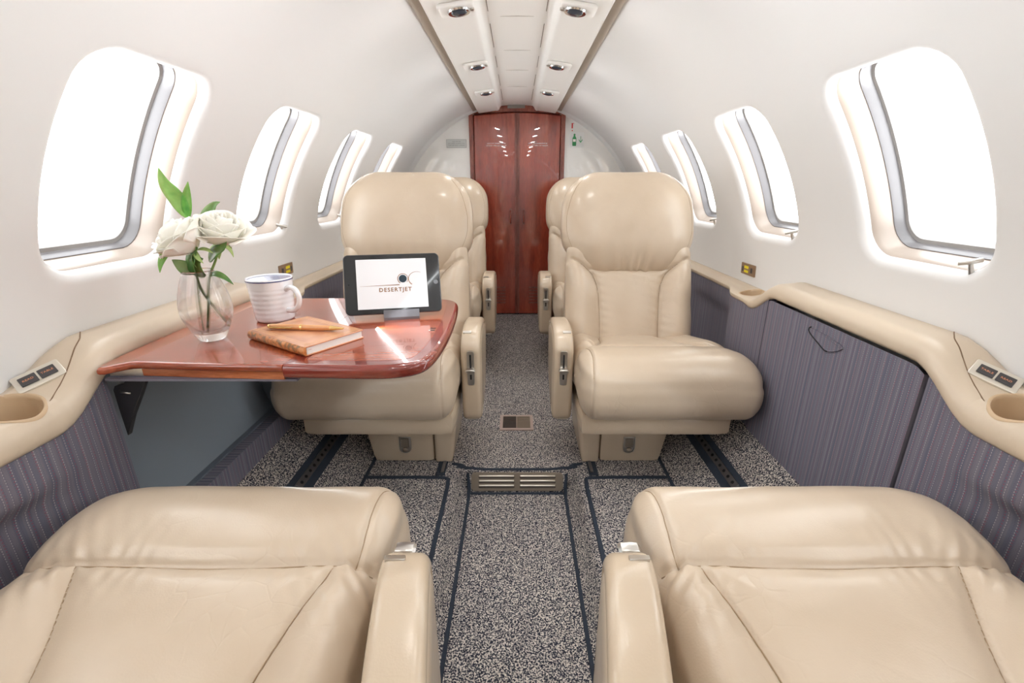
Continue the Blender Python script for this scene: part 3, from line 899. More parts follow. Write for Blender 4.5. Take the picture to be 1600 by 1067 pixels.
# lower side panels: cloth covered, vertical at x = 0.656, dished round the elbows
def sidepanel(s, y0, y1, name, zoff=0.0, dish=True, xoff=0.0):
    ys = np.linspace(y0, y1, max(2, int((y1-y0)/0.012)+1)); 
    rows = []
    for y in ys:
        P = ledge_section(y); zi = min(p[1] for p in P)+0.006-zoff
        nar = float(sstep(y, 1.36, 1.47))*0.033
        zb = -0.655 if y > 0.75 else -0.655
        col = []
        for q in np.linspace(0, 1, 26):
            z = zi+(zb-0.012-zi)*q
            x = 0.662+nar+xoff
            if dish:
                # elbow recess beside the near seats
                dd = math.exp(-((y-0.30)/0.23)**4)*float(sstep(-z, 0.395, 0.435))
                x += 0.048*dd
                d2 = math.exp(-((y-1.60)/0.16)**4)*float(sstep(-z, 0.36, 0.42))
                x += 0.02*d2
            col.append((s*x, y, z))
        rows.append(col)
    K = 26; vs = [p for c in rows for p in c]; fs = []
    for i in range(len(rows)-1):
        for j in range(K-1): fs.append((i*K+j, i*K+j+1, (i+1)*K+j+1, (i+1)*K+j))
    # thickness edge at both ends
    for c in (rows[0], rows[-1]):
        b = len(vs); vs += c + [(p[0]+s*0.02, p[1], p[2]) for p in c]
        for j in range(K-1): fs.append((b+j, b+j+1, b+K+j+1, b+K+j))
    return mesh_obj(name, vs, fs, M_fabric, None, True, True, 50)
for s, wd in ((-1, 'left'), (1, 'right')):
    o = sidepanel(s, -1.4, 0.674, 'cloth_sidewall')
    tag(o, 'blue grey striped cloth side panel with an elbow recess beside the near %s seat' % wd, 'side wall')
    o = sidepanel(s, 1.168, 2.90, 'cloth_sidewall')
    tag(o, 'blue grey striped cloth side panel behind the middle and rear %s seats' % wd, 'side wall')
# right: closed table locker door
loc = empty('table_locker', (0.66, 0.92, -0.655))
d = sidepanel(1, 0.680, 1.160, 'door', zoff=0.012, dish=False, xoff=-0.003); d.parent = loc
b = MB(); b.add([(0.668, 0.672, -0.285), (0.668, 1.170, -0.285), (0.668, 1.170, -0.65), (0.668, 0.672, -0.65)], [(0,1,2,3)])
b.build('dark_backing', M_black, loc)
# pull pocket on the door
pk = crom([(-0.058, 0.0085), (-0.054, 0.015), (-0.038, 0.0155), (-0.01, 0.0145), (0.020, 0.012), (0.050, 0.0075), (0.054, 0.002), (0.040, -0.008), (0.021, -0.016), (0.005, -0.017), (-0.020, -0.009), (-0.0495, 0.002)], 60)
mp = axis_map((0.6575, 0.920, -0.313), (0,-1,0), (0,0,1), (-1,0,0))
v, f = slab(pk, 0.0, 0.0012, 0.0004, mp, 1, extra1=((0.0022, 0.0012), (0.0030, 0.0006), (0.0042, 0.0010)))
mesh_obj('pull_pocket', v, f, M_fabric, loc, True, True, 30)
b = MB(); q = [mp(u, v_, 0.0014) for u, v_ in crom([(-0.052, 0.0165), (-0.059, 0.011), (-0.0505, 0.002), (-0.020, -0.0095), (0.004, -0.0178), (0.014, -0.0178)], 16, False)]
b.tube(q, 0.0014, 6); b.build('pocket_gap', M_black, loc, True)
settle(loc)
tag(loc, 'closed striped cloth table locker door with a slanted pull pocket in the right side wall', 'locker')

# left: open table cavity
cav = empty('table_cavity', (-0.70, 0.92, -0.655))
b = MB()
vs = []; fs = []
ysc = np.linspace(0.672, 1.172, 12); prof = [(0.668,-0.262), (0.742,-0.27), (0.744,-0.33), (0.728,-0.36), (0.735,-0.385), (0.742,-0.40), (0.738,-0.44), (0.728,-0.49), (0.712,-0.55), (0.700,-0.585), (0.697,-0.600)]
for y in ysc:
    for x, z in prof: vs.append((-x, y, z))
K = len(prof)
for i in range(11):
    for j in range(K-1): fs.append((i*K+j, i*K+j+1, (i+1)*K+j+1, (i+1)*K+j))
for y in (0.674, 1.170):
    b0 = len(vs); vs += [(-x, y, z) for x, z in prof] + [(-0.664, y, -0.600)]
    fs.append(tuple(range(b0, b0+K+1)))
mesh_obj('cavity_liner', vs, fs, M_liner, cav, True, True, 50)
b = MB(); b.box(-0.704, -0.684, 0.676, 1.168, -0.612, -0.596); b.build('cavity_sill', mat('grey_sill', sRGB(104,112,122), 0.6), cav)
b = MB(); b.box(-0.688, -0.656, 0.676, 1.168, -0.668, -0.600); b.build('cloth_plinth', M_fabric, cav)
b = MB(); b.box(-0.672, -0.660, 1.150, 1.166, -0.60, -0.285); b.build('end_strip', M_brownstrip, cav)
settle(cav)
tag(cav, 'open dark stowage cavity below the unfolded wooden table in the left side wall', 'cavity')

# ------------------------------------------------------------------ seats
def leather_dress(P, N, seams, uv, depth=0.007, sig=0.0038, mask=None):
    """seams: list of polylines in the uv plane; returns displacement along N"""
    d = np.full(len(P), 9.0)
    for s_ in seams: d = np.minimum(d, seg_dist(uv[0], uv[1], s_))
    g = -depth*np.exp(-(d/sig)**2) - 0.006*np.exp(-(d/0.016)**2) + 0.0035*(1-np.exp(-(d/0.05)**2))
    if mask is not None: g = g*mask
    return g, d

A0 = 0.165
def make_seat(side, y0, dr, flare, where, lean=19.5, db=0.0):
    """side -1/+1, nose at y0, dr=+1: seat faces the camera (back is farther away)"""
    def W(a, b, h): return (side*(A0+a), y0+dr*b, h)
    root = empty('passenger_seat', W(0.2, 0.3, FLOOR))
    tag(root, where, 'seat', 'tan leather passenger seats')
    # ---- cushion
    hx, hy, hz = 0.247, 0.245, 0.0875
    P, N, F = rbox((hx, hy, hz), (0.050, 0.078, 0.080), (150, 140, 28))
    a = P[:, 0]+0.249; b = P[:, 1]+hy; a0_, b0_ = a.copy(), b.copy()
    seams = [[(-0.05, 0.187), (0.02, 0.184), (0.06, 0.186), (0.22, 0.190), (0.385, 0.186), (0.55, 0.18)],
             [(0.062, 0.186), (0.071, 0.215), (0.088, 0.255), (0.105, 0.31), (0.118, 0.40), (0.120, 0.50)],
             [(0.385, 0.186), (0.372, 0.22), (0.352, 0.27), (0.335, 0.33), (0.325, 0.42), (0.325, 0.5)]]
    topm = sstep(N[:, 2], 0.25, 0.6)
    g, d = leather_dress(P, N, seams, (a, b), 0.0065, 0.0030, topm)
    # end gusset seam of the front roll
    dg = np.abs(a-(0.030+0.010*np.sin(np.clip(b/0.19, 0, 1)*PI)))
    gm = (1-sstep(b, 0.18, 0.20))*sstep(N[:, 2]*0.7-N[:, 1]*0.9, -0.15, 0.15)
    g += -0.0032*np.exp(-(dg/0.0026)**2)*gm
    dg2 = np.abs(a-(0.470))
    g += -0.0020*np.exp(-(dg2/0.0024)**2)*gm
    # puffed bolsters and radial pulls by the seams
    g += topm*0.010*np.exp(-((a-0.045)/0.035)**2)*sstep(b, 0.19, 0.24)
    g += topm*0.010*np.exp(-((a-0.43)/0.04)**2)*sstep(b, 0.19, 0.24)
    g += topm*0.010*np.exp(-((b-0.105)/0.06)**2)
    pul = np.exp(-(np.abs(b-0.187)/0.030))*np.sin(a*230+3*np.sin(a*41))*(0.5+0.5*np.sin(a*17+1.3))
    g += topm*0.0011*pul*(d > 0.002)
    cn = np.exp(-np.hypot(a-0.04, b-0.20)/0.035)+np.exp(-np.hypot(a-0.41, b-0.20)/0.035)
    g += topm*0.0022*cn*np.sin((a+b*0.7)*260)
    g += 0.0016*wob(P, 5.0, 3)
    P = P+N*g[:, None]
    a = P[:, 0]+0.249; b = P[:, 1]+hy
    z = -0.5225+P[:, 2]
    # rake the pan, narrow the rear slightly, let the outboard nose corner fall away
    z = z - 0.17*np.clip(b-0.17, 0, 1) - 0.026*sstep(a, 0.39, 0.51)*sstep(P[:, 2], 0.0, 0.05)
    a2 = a + (-0.045*sstep(b, 0.15, 0.46))*(a/0.49)
    z = z + np.where(P[:, 2] < 0, 0.012*sstep(b, 0.0, 0.25), 0)
    V = [W(aa, bb, zz) for aa, bb, zz in zip(a2, b, z)]
    cu = mesh_obj('seat_cushion', V, F, M_leather, root)
    def stitched(lines, uu, vv, okm, V, parent):
        idx = np.where(okm)[0]; U_ = np.stack([uu[idx], vv[idx]], 1)
        for ln_ in lines:
            Q = crom(ln_, 60, False); pts = []
            for q in Q:
                dd = np.hypot(U_[:, 0]-q[0], U_[:, 1]-q[1]); k = np.argsort(dd)[:4]
                if dd[k[0]] > 0.006: continue
                w_ = 1/(dd[k]+1e-4); pts.append(sum((Vector(V[idx[i_]])*w0 for i_, w0 in zip(k, w_)), Vector())/w_.sum())
            if len(pts) < 3: continue
            for _ in range(6): pts = [pts[0]]+[(pts[i_-1]+pts[i_]*2+pts[i_+1])/4 for i_ in range(1, len(pts)-1)]+[pts[-1]]
            b_ = MB(); b_.tube(pts, 0.0008, 6); b_.build('seam', M_seam, parent, True)
    gz = [(0.030+0.010*math.sin(min(max(q/0.19, 0), 1)*PI), q) for q in np.linspace(0.02, 0.184, 14)]
    stitched(seams+[gz], a0_, b0_, topm > 0.5, V, cu)
    # ---- backrest frame
    th = math.radians(lean)
    def BW(a_, t, w):   # t up the back, w forward out of the back
        b_ = 0.372+db+t*math.sin(th)-w*math.cos(th); h_ = -0.505+t*math.cos(th)+w*math.sin(th)
        return W(a_, b_, h_)
    C = 0.207
    # lower back
    P, N, F = rbox((0.212, 0.055, 0.190), (0.050, 0.045, 0.05), (84, 18, 80))
    ac = P[:, 0]; t = P[:, 2]+0.158; ac0, t0 = ac.copy(), t.copy()
    fm = sstep(-N[:, 1], 0.2, 0.6)
    seams = [[(-0.096, -0.05), (-0.097, 0.06), (-0.100, 0.16), (-0.108, 0.205), (-0.125, 0.24), (-0.150, 0.262), (-0.19, 0.29)],
             [(0.096, -0.05), (0.097, 0.06), (0.100, 0.16), (0.108, 0.205), (0.125, 0.24), (0.150, 0.262), (0.19, 0.29)],
             [(-0.14, 0.258), (0.14, 0.258)]]
    g, d = leather_dress(P, N, seams, (ac, t), 0.009, 0.0038, fm)
    g += fm*0.024*np.exp(-((np.abs(ac)-0.158-0.03*sstep(t, .15, .3))/0.036)**2)*sstep(t, -0.02, 0.05)
    g += fm*0.004*np.exp(-(ac/0.06)**2)
    g += fm*0.0012*np.exp(-d/0.02)*np.sin(t*240+ac*60)*(d > 0.003)
    g += 0.0014*wob(P, 6.0, 5)
    P = P+N*g[:, None]
    ac = P[:, 0]*(1-0.05*sstep(t, 0.16, 0.30)); t = P[:, 2]+0.158
    V = [BW(C+x, tt, -0.045-y) for x, y, tt in zip(ac, P[:, 1], t)]
    bk = mesh_obj('backrest', V, F, M_leather, root)
    stitched(seams[:2], ac0, t0, fm > 0.5, V, bk)
    # head pad
    P, N, F = rbox((0.223, 0.066, 0.170), (0.125, 0.060, 0.110), (96, 24, 76))
    ac = P[:, 0]; tz = P[:, 2]; hu0, hv0 = ac.copy(), tz.copy()
    fm = sstep(-N[:, 1], 0.1, 0.5)
    g = fm*0.018*np.exp(-((tz+0.03)/0.11)**2)*(1-(ac/0.24)**2)
    low = np.exp(-((tz+0.165)/0.045)**2)
    g += fm*low*0.0030*np.sin(ac*150+4*np.sin(ac*23))*(0.6+0.4*np.sin(ac*37))
    g += fm*0.0016*np.exp(-((tz+0.13)/0.06)**2)*np.sin(ac*95+1)
    # piped edge
    ed = np.abs(np.abs(N[:, 1])-0.42)
    g += 0.0014*wob(P, 5.0, 8)
    P = P+N*g[:, None]
    ac = P[:, 0]*(1-0.20*np.clip((-P[:, 2]-0.03)/0.14, 0, 1)**1.7); t = P[:, 2]+0.418
    ac = ac*(1-0.07*sstep(P[:, 2], 0.0, 0.17))
    V = [BW(C+x, tt, -0.026-y+0.004*q) for x, y, tt, q in zip(ac, P[:, 1], t, sstep(t, 0.35, 0.5))]
    hp = mesh_obj('headrest', V, F, M_leather, root)
    stitched([[(q*0.188, -0.135), (q*0.203, -0.05), (q*0.203, 0.03), (q*0.188, 0.10), (q*0.150, 0.150)] for q in (-1, 1)], hu0, hv0, fm > 0.3, V, hp)
    # seam line round the face of the head pad
    # hard shell behind
    P, N, F = rbox((0.195, 0.02, 0.27), (0.06, 0.018, 0.08), (16, 6, 20))
    V = [BW(C+x, z_+0.27, -0.115-y) for x, y, z_ in P]
    mesh_obj('back_shell', V, F, M_leather2, root)
    # ---- armrest on the aisle side
    outline = crom([(0.168, -0.47), (0.170, -0.442), (0.186, -0.418), (0.215, -0.402), (0.26, -0.394), (0.33, -0.396), (0.395, -0.410), (0.425, -0.440), (0.425, -0.50), (0.40, -0.58), (0.345, -0.645), (0.27, -0.672), (0.205, -0.678), (0.178, -0.668), (0.168, -0.64), (0.166, -0.56)], 120)
    ash = 0.008 if flare else 0.0
    def AW(b_, h_, t): return W(-t-0.001-flare*max(0, b_-0.17), b_+ash, h_)
    v, f = slab(outline, 0.000, 0.057, 0.013, AW, 6, extra1=((0.0155, 0.057), (0.0185, 0.0530), (0.0215, 0.056), (0.030, 0.0585), (0.045, 0.0595)))
    arm = mesh_obj('armrest', v, f, M_leather2, root, True, True, 45)
    # control plate with lever on the front of the armrest
    ax_ = -0.030
    mp = lambda u, v_, t: Vector(W(ax_-u, 0.1665+ash-t, -0.500+v_))
    v, f = slab(rrect(0.021, 0.106, 0.006, 4), -0.004, 0.0022, 0.0008, mp, 2)
    cp = mesh_obj('control_plate', v, f, M_metal, arm, True, True, 35)
    v, f = slab(rrect(0.0052, 0.078, 0.002, 3, 0, 0.004), 0.0016, 0.0026, 0.0002, mp, 1)
    mesh_obj('lever_slot', v, f, M_black, cp, False)
    b = MB()
    prf = [(-0.0145, 0.002), (-0.011, 0.006), (0, 0.007), (0.011, 0.006), (0.0145, 0.002), (0.010, -0.0045), (0, -0.008), (-0.010, -0.0045)]
    ldz, ldt = (0.054, 0.012) if flare else (0, 0)
    mp2 = lambda u, v_, t: Vector(W(ax_-u+ldt, 0.1665-t, -0.505+ldz+v_))
    v, f = slab(prf, 0.0025, 0.020, 0.0025, mp2, 3)
    mesh_obj('recline_lever', v, f, M_metal, arm, True, True, 40)
    # small plate let in near the tip of the armrest
    mp3 = lambda u, v_, t: Vector(AW(0.210+v_*0.94-t*0.34, -0.4035+v_*0.34+t*0.94, 0.0175-u))
    v, f = slab(rrect(0.024, 0.011, 0.002, 3), -0.003, 0.0016, 0.0005, mp3, 2)
    mesh_obj('tip_plate', v, f, M_metal, arm, True, True, 35)
    # ---- seat pan skirt
    P, N, F = rbox((0.212, 0.205, 0.034), (0.02, 0.02, 0.012), (12, 10, 5))
    V = [W(0.222+x, 0.265+y, -0.628+z_) for x, y, z_ in P]
    mesh_obj('seat_pan', V, F, M_leather2, root, True, True, 50)
    # ---- pedestal
    mb = MB()
    def prism(a0t, a1t, a0b, a1b, b0, b1, zt, zb, nm, r=0.008):
        P2, N2, F2 = rbox((0.5, 0.5, 0.5), (0.06, 0.06, 0.06), (10, 10, 10))
        VV = []
        for x, y, z_ in P2:
            q = z_+0.5
            lo_ = a0b+(a0t-a0b)*q; h_ = a1b+(a1t-a1b)*q
            VV.append(W(lo_+(h_-lo_)*(x+0.5), b0+(b1-b0)*(y+0.5), zb+(zt-zb)*q))
        return mesh_obj(nm, VV, F2, M_leather2, root, True, True, 50)
    ped = prism(0.098, 0.335, 0.098, 0.292, 0.202, 0.44, -0.60, FLOOR, 'pedestal')
    prism(0.014, 0.0965, 0.042, 0.0965, 0.196, 0.46, -0.60, FLOOR, 'pedestal_cover')
    # latch
    def mpl(u, v_, t): return Vector(W(0.190+u*1.35, 0.2015-t, -0.776+v_*1.12))
    lp = [(-.014,-.012), (-.0115,-.020), (-.006,-.0245), (0,-.026), (.006,-.0245), (.0115,-.020), (.014,-.012), (.014,.026), (-.014,.026)]
    v, f = slab(lp, -0.002, 0.003, 0.001, mpl, 2, extra1=((0.0025, 0.003), (0.0030, 0.0010)))
    lt = mesh_obj('latch', v, f, M_metal, ped, True, True, 35)
    b = MB(); v, f = slab([(-.009,.022), (.009,.022), (.009,-.006), (-.009,-.006)], 0.001, 0.0045, 0.001, mpl, 2); b.add(v, f)
    P2, N2, F2 = rbox((0.0065, 0.005, 0.0065), (0.0063, 0.0048, 0.0063), (6, 6, 6))
    b.add([mpl(p[0], p[2]-0.013, 0.004+p[1]) for p in P2], F2)
    b.build('latch_knob', M_bronze, lt, True, 40)
    # pivot bolt under the armrest
    b = MB(); b.tube([W(-0.012, 0.205, -0.684), W(-0.040, 0.205, -0.684)], 0.006, 14); b.build('pivot_bolt', M_chrome, root, True, 40)
    settle(root)
    return root

midR = make_seat(1, 1.06, 1, 0.0, 'tan leather seat facing the camera right of the aisle, in the middle row')
midL = make_seat(-1, 1.06, 1, 0.0, 'tan leather seat facing the camera left of the aisle, behind the tablet and wooden table')
nearR = make_seat(1, 0.632, -1, 0.16, 'tan leather seat cushion and armrest cut by the lower right of the frame, facing away', 31, 0.14)
nearL = make_seat(-1, 0.632, -1, 0.16, 'tan leather seat cushion and armrest cut by the lower left of the frame, facing away', 31, 0.14)
def copy_tree(o, parent=None):
    c = o.copy(); COL.objects.link(c)
    if parent:
        c.parent = parent; c.matrix_parent_inverse = o.matrix_parent_inverse.copy()
    for ch in o.children: copy_tree(ch, c)
    return c
for o, wd in ((midR, 'right'), (midL, 'left')):
    r_ = copy_tree(o); r_.location.y += 0.86; r_.location.z += 0.0
    r_['label'] = 'tan leather seat mostly hidden behind the middle %s seat, next to the wooden doors' % wd

# ------------------------------------------------------------------ table
TZ = -0.262
out = [(-0.650, 0.674), (-0.60, 0.668), (-0.50, 0.660), (-0.40, 0.655), (-0.30, 0.650), (-0.225, 0.648), (-0.188, 0.652), (-0.160, 0.664), (-0.143, 0.688), (-0.134, 0.74), (-0.130, 0.82), (-0.131, 0.92), (-0.137, 1.02), (-0.143, 1.062), (-0.158, 1.088), (-0.190, 1.102), (-0.25, 1.106), (-0.40, 1.108), (-0.56, 1.106), (-0.645, 1.102)]
XS = -0.364
tb = empty('folding_table', (-0.40, 0.88, TZ-0.04))
P = np.array(out)
def clip_poly(P, keep_right):
    Q = []
    n = len(P)
    for i in range(n):
        a, b = P[i], P[(i+1) % n]
        ina = (a[0] > XS) == keep_right; inb = (b[0] > XS) == keep_right
        if ina: Q.append(tuple(a))
        if ina != inb:
            t = (XS-a[0])/(b[0]-a[0]); Q.append((XS+(0.0002 if keep_right else -0.0002), a[1]+(b[1]-a[1])*t))
    return Q
Pc = crom(out, 220)
# keep the wall-side corners crisp
leafR = clip_poly(Pc, True); leafL = clip_poly(Pc, False)
mp = lambda u, v, t: Vector((u, v, TZ+t))
def pin_seam(P, Q):
    Q = Q.copy(); k = np.abs(P[:, 0]-XS) < 0.0012; Q[k, 0] = P[k, 0]+(0.0002 if P[:, 0].mean() > XS else -0.0002); return Q
v, f = slab(leafR, -0.0235, 0.0, 0.0095, mp, 6, pin=pin_seam)
mesh_obj('table_leaf', v, f, M_tabledge, tb, True, True, 45)
v, f = slab(leafL, -0.0125, 0.0, 0.0055, mp, 5, pin=pin_seam)
lw = mesh_obj('table_leaf', v, f, M_table, tb, True, True, 45)
# lighter inlaid field of the aisle leaf and its outline
XS += 0.028; fld = clip_poly(offs(ccw(Pc), 0.026), True); XS -= 0.028
v, f = slab(fld, -0.001, 0.00035, 0.0002, mp, 1)
mesh_obj('inlay_field', v, f, M_table, tb, False)
b = MB()
for (x0, y0) in ((-0.166, 0.832), (-0.166, 0.845)):
    b.box(x0-0.003, x0+0.008, y0-0.004, y0+0.004, TZ, TZ+0.0014)
b.build('hinge_stud', M_chrome, tb)
# under-table folded door panel, rails and bracket
b = MB(); b.box(-0.652, -0.348, 0.662, 1.09, TZ-0.0300, TZ-0.0262); pnl = b.build('folded_door_panel', M_fabric, tb)
v, f = slab([(-0.600,0.6745),(-0.50,0.6665),(-0.366,0.6590),(-0.366,1.09),(-0.600,1.09)], -0.0262, -0.0120, 0.001, mp, 1)
mesh_obj('under_rail', v, f, wood('orange_mahogany_edge', sRGB(168,92,54), sRGB(186,110,70), sRGB(200,128,88), (6, 38, 38)), tb, False)
b = MB(); b.box(-0.655, -0.598, 0.676, 0.690, TZ-0.0262, TZ-0.0125); b.build('slide_rail', M_plate, tb)
br = [(-0.598, TZ-0.024), (-0.608, TZ-0.022), (-0.622, TZ-0.034), (-0.630, TZ-0.060), (-0.640, TZ-0.105), (-0.636, TZ-0.155), (-0.629, TZ-0.160), (-0.612, TZ-0.100), (-0.600, TZ-0.040)]
br = [(-0.6133,-0.2786), (-0.6010,-0.2790), (-0.5987,-0.2830), (-0.6006,-0.2931), (-0.6201,-0.3274), (-0.6413,-0.3626), (-0.6590,-0.3990), (-0.6600,-0.3500), (-0.6600,-0.3150), (-0.6560,-0.3080), (-0.6400,-0.3030), (-0.6300,-0.2910)]
v, f = slab(br, 0, 0.010, 0.001, axis_map((0, 0.678, 0), (1,0,0), (0,0,1), (0,1,0)), 2)
bk = mesh_obj('bracket', v, f, M_bracket, tb, False)
b = MB(); b.tube([(-0.648, 0.677, -0.318), (-0.632, 0.677, -0.320)], 0.0015, 6); b.build('bracket_pin', M_metal, bk, True)
settle(tb)
tag(tb, 'glossy mahogany folding table pulled out from the left side wall', 'table')

# ------------------------------------------------------------------ mug
mc = Vector((-0.503, 0.915, TZ))
M_ceramic = mat('white_ceramic', sRGB(240,242,246), 0.2, coat=0.6, coatr=0.05)
mug = empty('coffee_mug', mc)
pr = [(0.030, 0.0), (0.0345, 0.001), (0.0370, 0.005)]
for k in range(60):
    z = 0.007+0.074*k/59; r_ = 0.0372+0.0055*k/59
    if z < 0.070: r_ += 0.00018*math.sin(2*PI*z/0.0098)
    pr.append((r_, z))
pr += [(0.0432, 0.084), (0.0436, 0.0875), (0.0428, 0.0885), (0.0415, 0.0875), (0.0400, 0.080), (0.036, 0.01), (0.030, 0.006), (0.002, 0.005)]
b = MB(); b.lathe(pr, mc, 64); b.build('mug_body', M_ceramic, mug, True, 60)
b = MB(); b.lathe([(0.0430, 0.0835), (0.04375, 0.0838), (0.04385, 0.0850), (0.0436, 0.0858), (0.0428, 0.0858)], mc, 64)
b.build('rim_band', mat('navy_glaze', sRGB(52,58,112), 0.25, coat=0.5), mug, True, 60)
hp_ = crom([(0.0405, 0.066), (0.052, 0.0715), (0.066, 0.068), (0.0735, 0.054), (0.070, 0.038), (0.058, 0.026), (0.045, 0.0235), (0.0375, 0.024)], 36, False)
ha = math.radians(-22)
b = MB(); b.tube([mc+Vector((math.cos(ha)*r_, math.sin(ha)*r_, z)) for r_, z in hp_], 0.0052, 14); b.build('handle', M_ceramic, mug, True, 60)
settle(mug); tag(mug, 'white ribbed ceramic mug with a thin navy rim on the wooden table', 'mug')

# ------------------------------------------------------------------ notebook and pen
M_book = mat('tan_book_leather', sRGB(198,136,98), 0.35, coat=0.4, coatr=0.15)
_v = objco(M_book); _n = nd(M_book, 'ShaderNodeTexNoise'); _n.inputs['Scale'].default_value = 30; _n.inputs['Detail'].default_value = 4; ln(M_book, _v, _n.inputs['Vector'])
ln(M_book, ramp(M_book, _n.outputs['Fac'], [(0.35, sRGB(186,122,84)), (0.65, sRGB(208,150,112))]), bs(M_book).inputs['Base Color'])
M_spine = mat('mottled_spine', sRGB(190,120,60), 0.4, coat=0.3)
_v = objco(M_spine); _n = nd(M_spine, 'ShaderNodeTexNoise'); _n.inputs['Scale'].default_value = 130; _n.inputs['Detail'].default_value = 3; ln(M_spine, _v, _n.inputs['Vector'])
ln(M_spine, ramp(M_spine, _n.outputs['Fac'], [(0.42, sRGB(128,96,62)), (0.50, sRGB(186,116,60)), (0.62, sRGB(206,140,84))]), bs(M_spine).inputs['Base Color'])
M_page = mat('page_edges', sRGB(236,236,232), 0.7)
ba = math.atan2(-0.092, 0.141)
bU = Vector((math.cos(ba), math.sin(ba), 0)); bV = Vector((-math.sin(ba), math.cos(ba), 0))
bc = Vector((-0.3815, 0.787, TZ+0.0004))
bk_ = empty('notebook', bc)
bm_ = axis_map(bc, bU, bV, (0,0,1))
L2, W2, T_ = 0.0845, 0.0585, 0.0160
v, f = slab(rrect(2*L2-0.006, 2*W2-0.006, 0.002, 2, 0.001, 0.0), 0.0018, T_-0.0018, 0.0003, bm_, 1); mesh_obj('page_block', v, f, M_page, bk_, False)
for z0 in (0.0, T_-0.0020):
    v, f = slab(rrect(2*L2, 2*W2, 0.004, 4), z0, z0+0.0020, 0.0008, bm_, 2); cv = mesh_obj('cover', v, f, M_book, bk_, True, True, 40)
# embossed border on the top cover
b = MB()
for o_ in (0.006, 0.0095, 0.013):
    Q = offs(ccw(rrect(2*L2, 2*W2, 0.004, 4)), o_); Q2 = offs(ccw(rrect(2*L2, 2*W2, 0.004, 4)), o_+0.0012); n = len(Q)
    vs = [bm_(q[0], q[1], T_+0.0001) for q in Q]+[bm_(q[0], q[1], T_+0.0001) for q in Q2]
    b.add(vs, [(i, (i+1)%n, n+(i+1)%n, n+i) for i in range(n)])
b.build('embossed_border', mat('embossed_gold_brown', sRGB(222,172,124), 0.35), cv)
# rounded spine along the near-left long side
sp_ = []
rings = []
for u in (-L2, -L2+0.001, L2-0.001, L2):
    e = 0.0006 if abs(u) == L2 else 0
    ring = []
    for k in range(13):
        a = -PI/2-PI*k/12
        ring.append(bm_(u, -W2+0.002+(0.0065-e)*(-abs(math.cos(a))), T_/2+(T_/2-e)*math.sin(a)*-1))
    rings.append(ring)
vs = [p for r_ in rings for p in r_]; fs = []
for i in range(3):
    for j in range(12): fs.append((i*13+j, i*13+j+1, (i+1)*13+j+1, (i+1)*13+j))
fs += [tuple(range(13)), tuple(39+k for k in range(13))]
mesh_obj('spine', vs, fs, M_spine, bk_, True, True, 50)
b = MB(); b.box(-0.0, 0.0, 0, 0, 0, 0)
rb_ = MB()
v, f = slab([(L2-0.0036, -W2+0.006), (L2-0.0020, -W2+0.006), (L2-0.0020, -W2+0.013), (L2-0.0036, -W2+0.013)], 0.0085, 0.0095, 0.0001, bm_, 1); rb_.add(v, f)
rb_.build('ribbon_marker', M_red, bk_)
settle(bk_); tag(bk_, 'tan leather bound notebook with mottled spine lying closed on the wooden table', 'notebook')

M_penw = mat('warm_wood_pen', sRGB(214,150,92), 0.3, coat=0.7)
M_gold = mat('gold_fittings', sRGB(232,196,130), 0.2, metal=0.9)
pz = TZ+0.0004+T_+0.0055
pa, pb = Vector((-0.452, 0.792, pz)), Vector((-0.309, 0.777, pz)); pd = (pb-pa).normalized()
pen = empty('ballpoint_pen', (pa+pb)/2-Vector((0,0,0.0055)))
pt = lambda q: pa+pd*q
b = MB(); b.tube([pt(0.004), pt(0.010), pt(0.062)], [0.0045, 0.0050, 0.0053], 16); b.tube([pt(0.066), pt(0.09), pt(0.118)], [0.0053, 0.0054, 0.0047], 16)
b.build('barrel', M_penw, pen, True, 40)
b = MB(); b.tube([pt(0.0), pt(0.004)], [0.0035, 0.0046], 16); b.tube([pt(0.062), pt(0.066)], 0.0056, 16); b.tube([pt(0.118), pt(0.122), pt(0.141), pt(0.1435)], [0.0048, 0.0044, 0.0016, 0.0006], 16)
b.build('fittings', M_gold, pen, True, 40)
b = MB(); sd = Vector((pd.y, -pd.x, 0)); sd = sd if sd.y < 0 else -sd
b.tube([pt(0.004)+sd*0.003, pt(0.006)+sd*0.0075, pt(0.044)+sd*0.0070, pt(0.048)+sd*0.0055], [0.0012, 0.0014, 0.0014, 0.0012], 8)
b.build('clip', M_gold, pen, True, 40)
settle(pen); tag(pen, 'wooden ballpoint pen with gold clip lying on the closed notebook', 'pen')

# ------------------------------------------------------------------ tablet on stand
BL, BR_, TL, TR = Vector((-0.350, 0.903, -0.2525)), Vector((-0.162, 0.943, -0.2525)), Vector((-0.361, 0.951, -0.139)), Vector((-0.175, 0.991, -0.139))
U = (BR_-BL).normalized(); Vv = ((TL-BL)-(TL-BL).dot(U)*U).normalized(); Nn = U.cross(Vv).normalized(); Nn = Nn if Nn.y < 0 else -Nn
w = 0.196; hgt = 0.127
cen = (BL+BR_)/2+Vv*hgt/2
tab = empty('tablet', (BL+BR_)/2)
mp = axis_map(cen, U, Vv, Nn)
v, f = slab(rrect(w, hgt, 0.010, 8), -0.0035, 0.0035, 0.0018, mp, 3)
mesh_obj('tablet_case', v, f, mat('dark_grey_bezel', sRGB(60,61,66), 0.2, coat=0.3), tab, True, True, 40)
v, f = slab(rrect(w-0.003, hgt-0.003, 0.009, 8), 0.0034, 0.0039, 0.0002, mp, 1)
mesh_obj('bezel_glass', v, f, mat('black_bezel_glass', sRGB(30,31,34), 0.15, coat=0.3), tab, False)
M_screen = mat('lit_white_screen', sRGB(196,197,200), 0.3)
bs(M_screen).inputs['Emission Color'].default_value = (1,1,1,1); bs(M_screen).inputs['Emission Strength'].default_value = 0.10
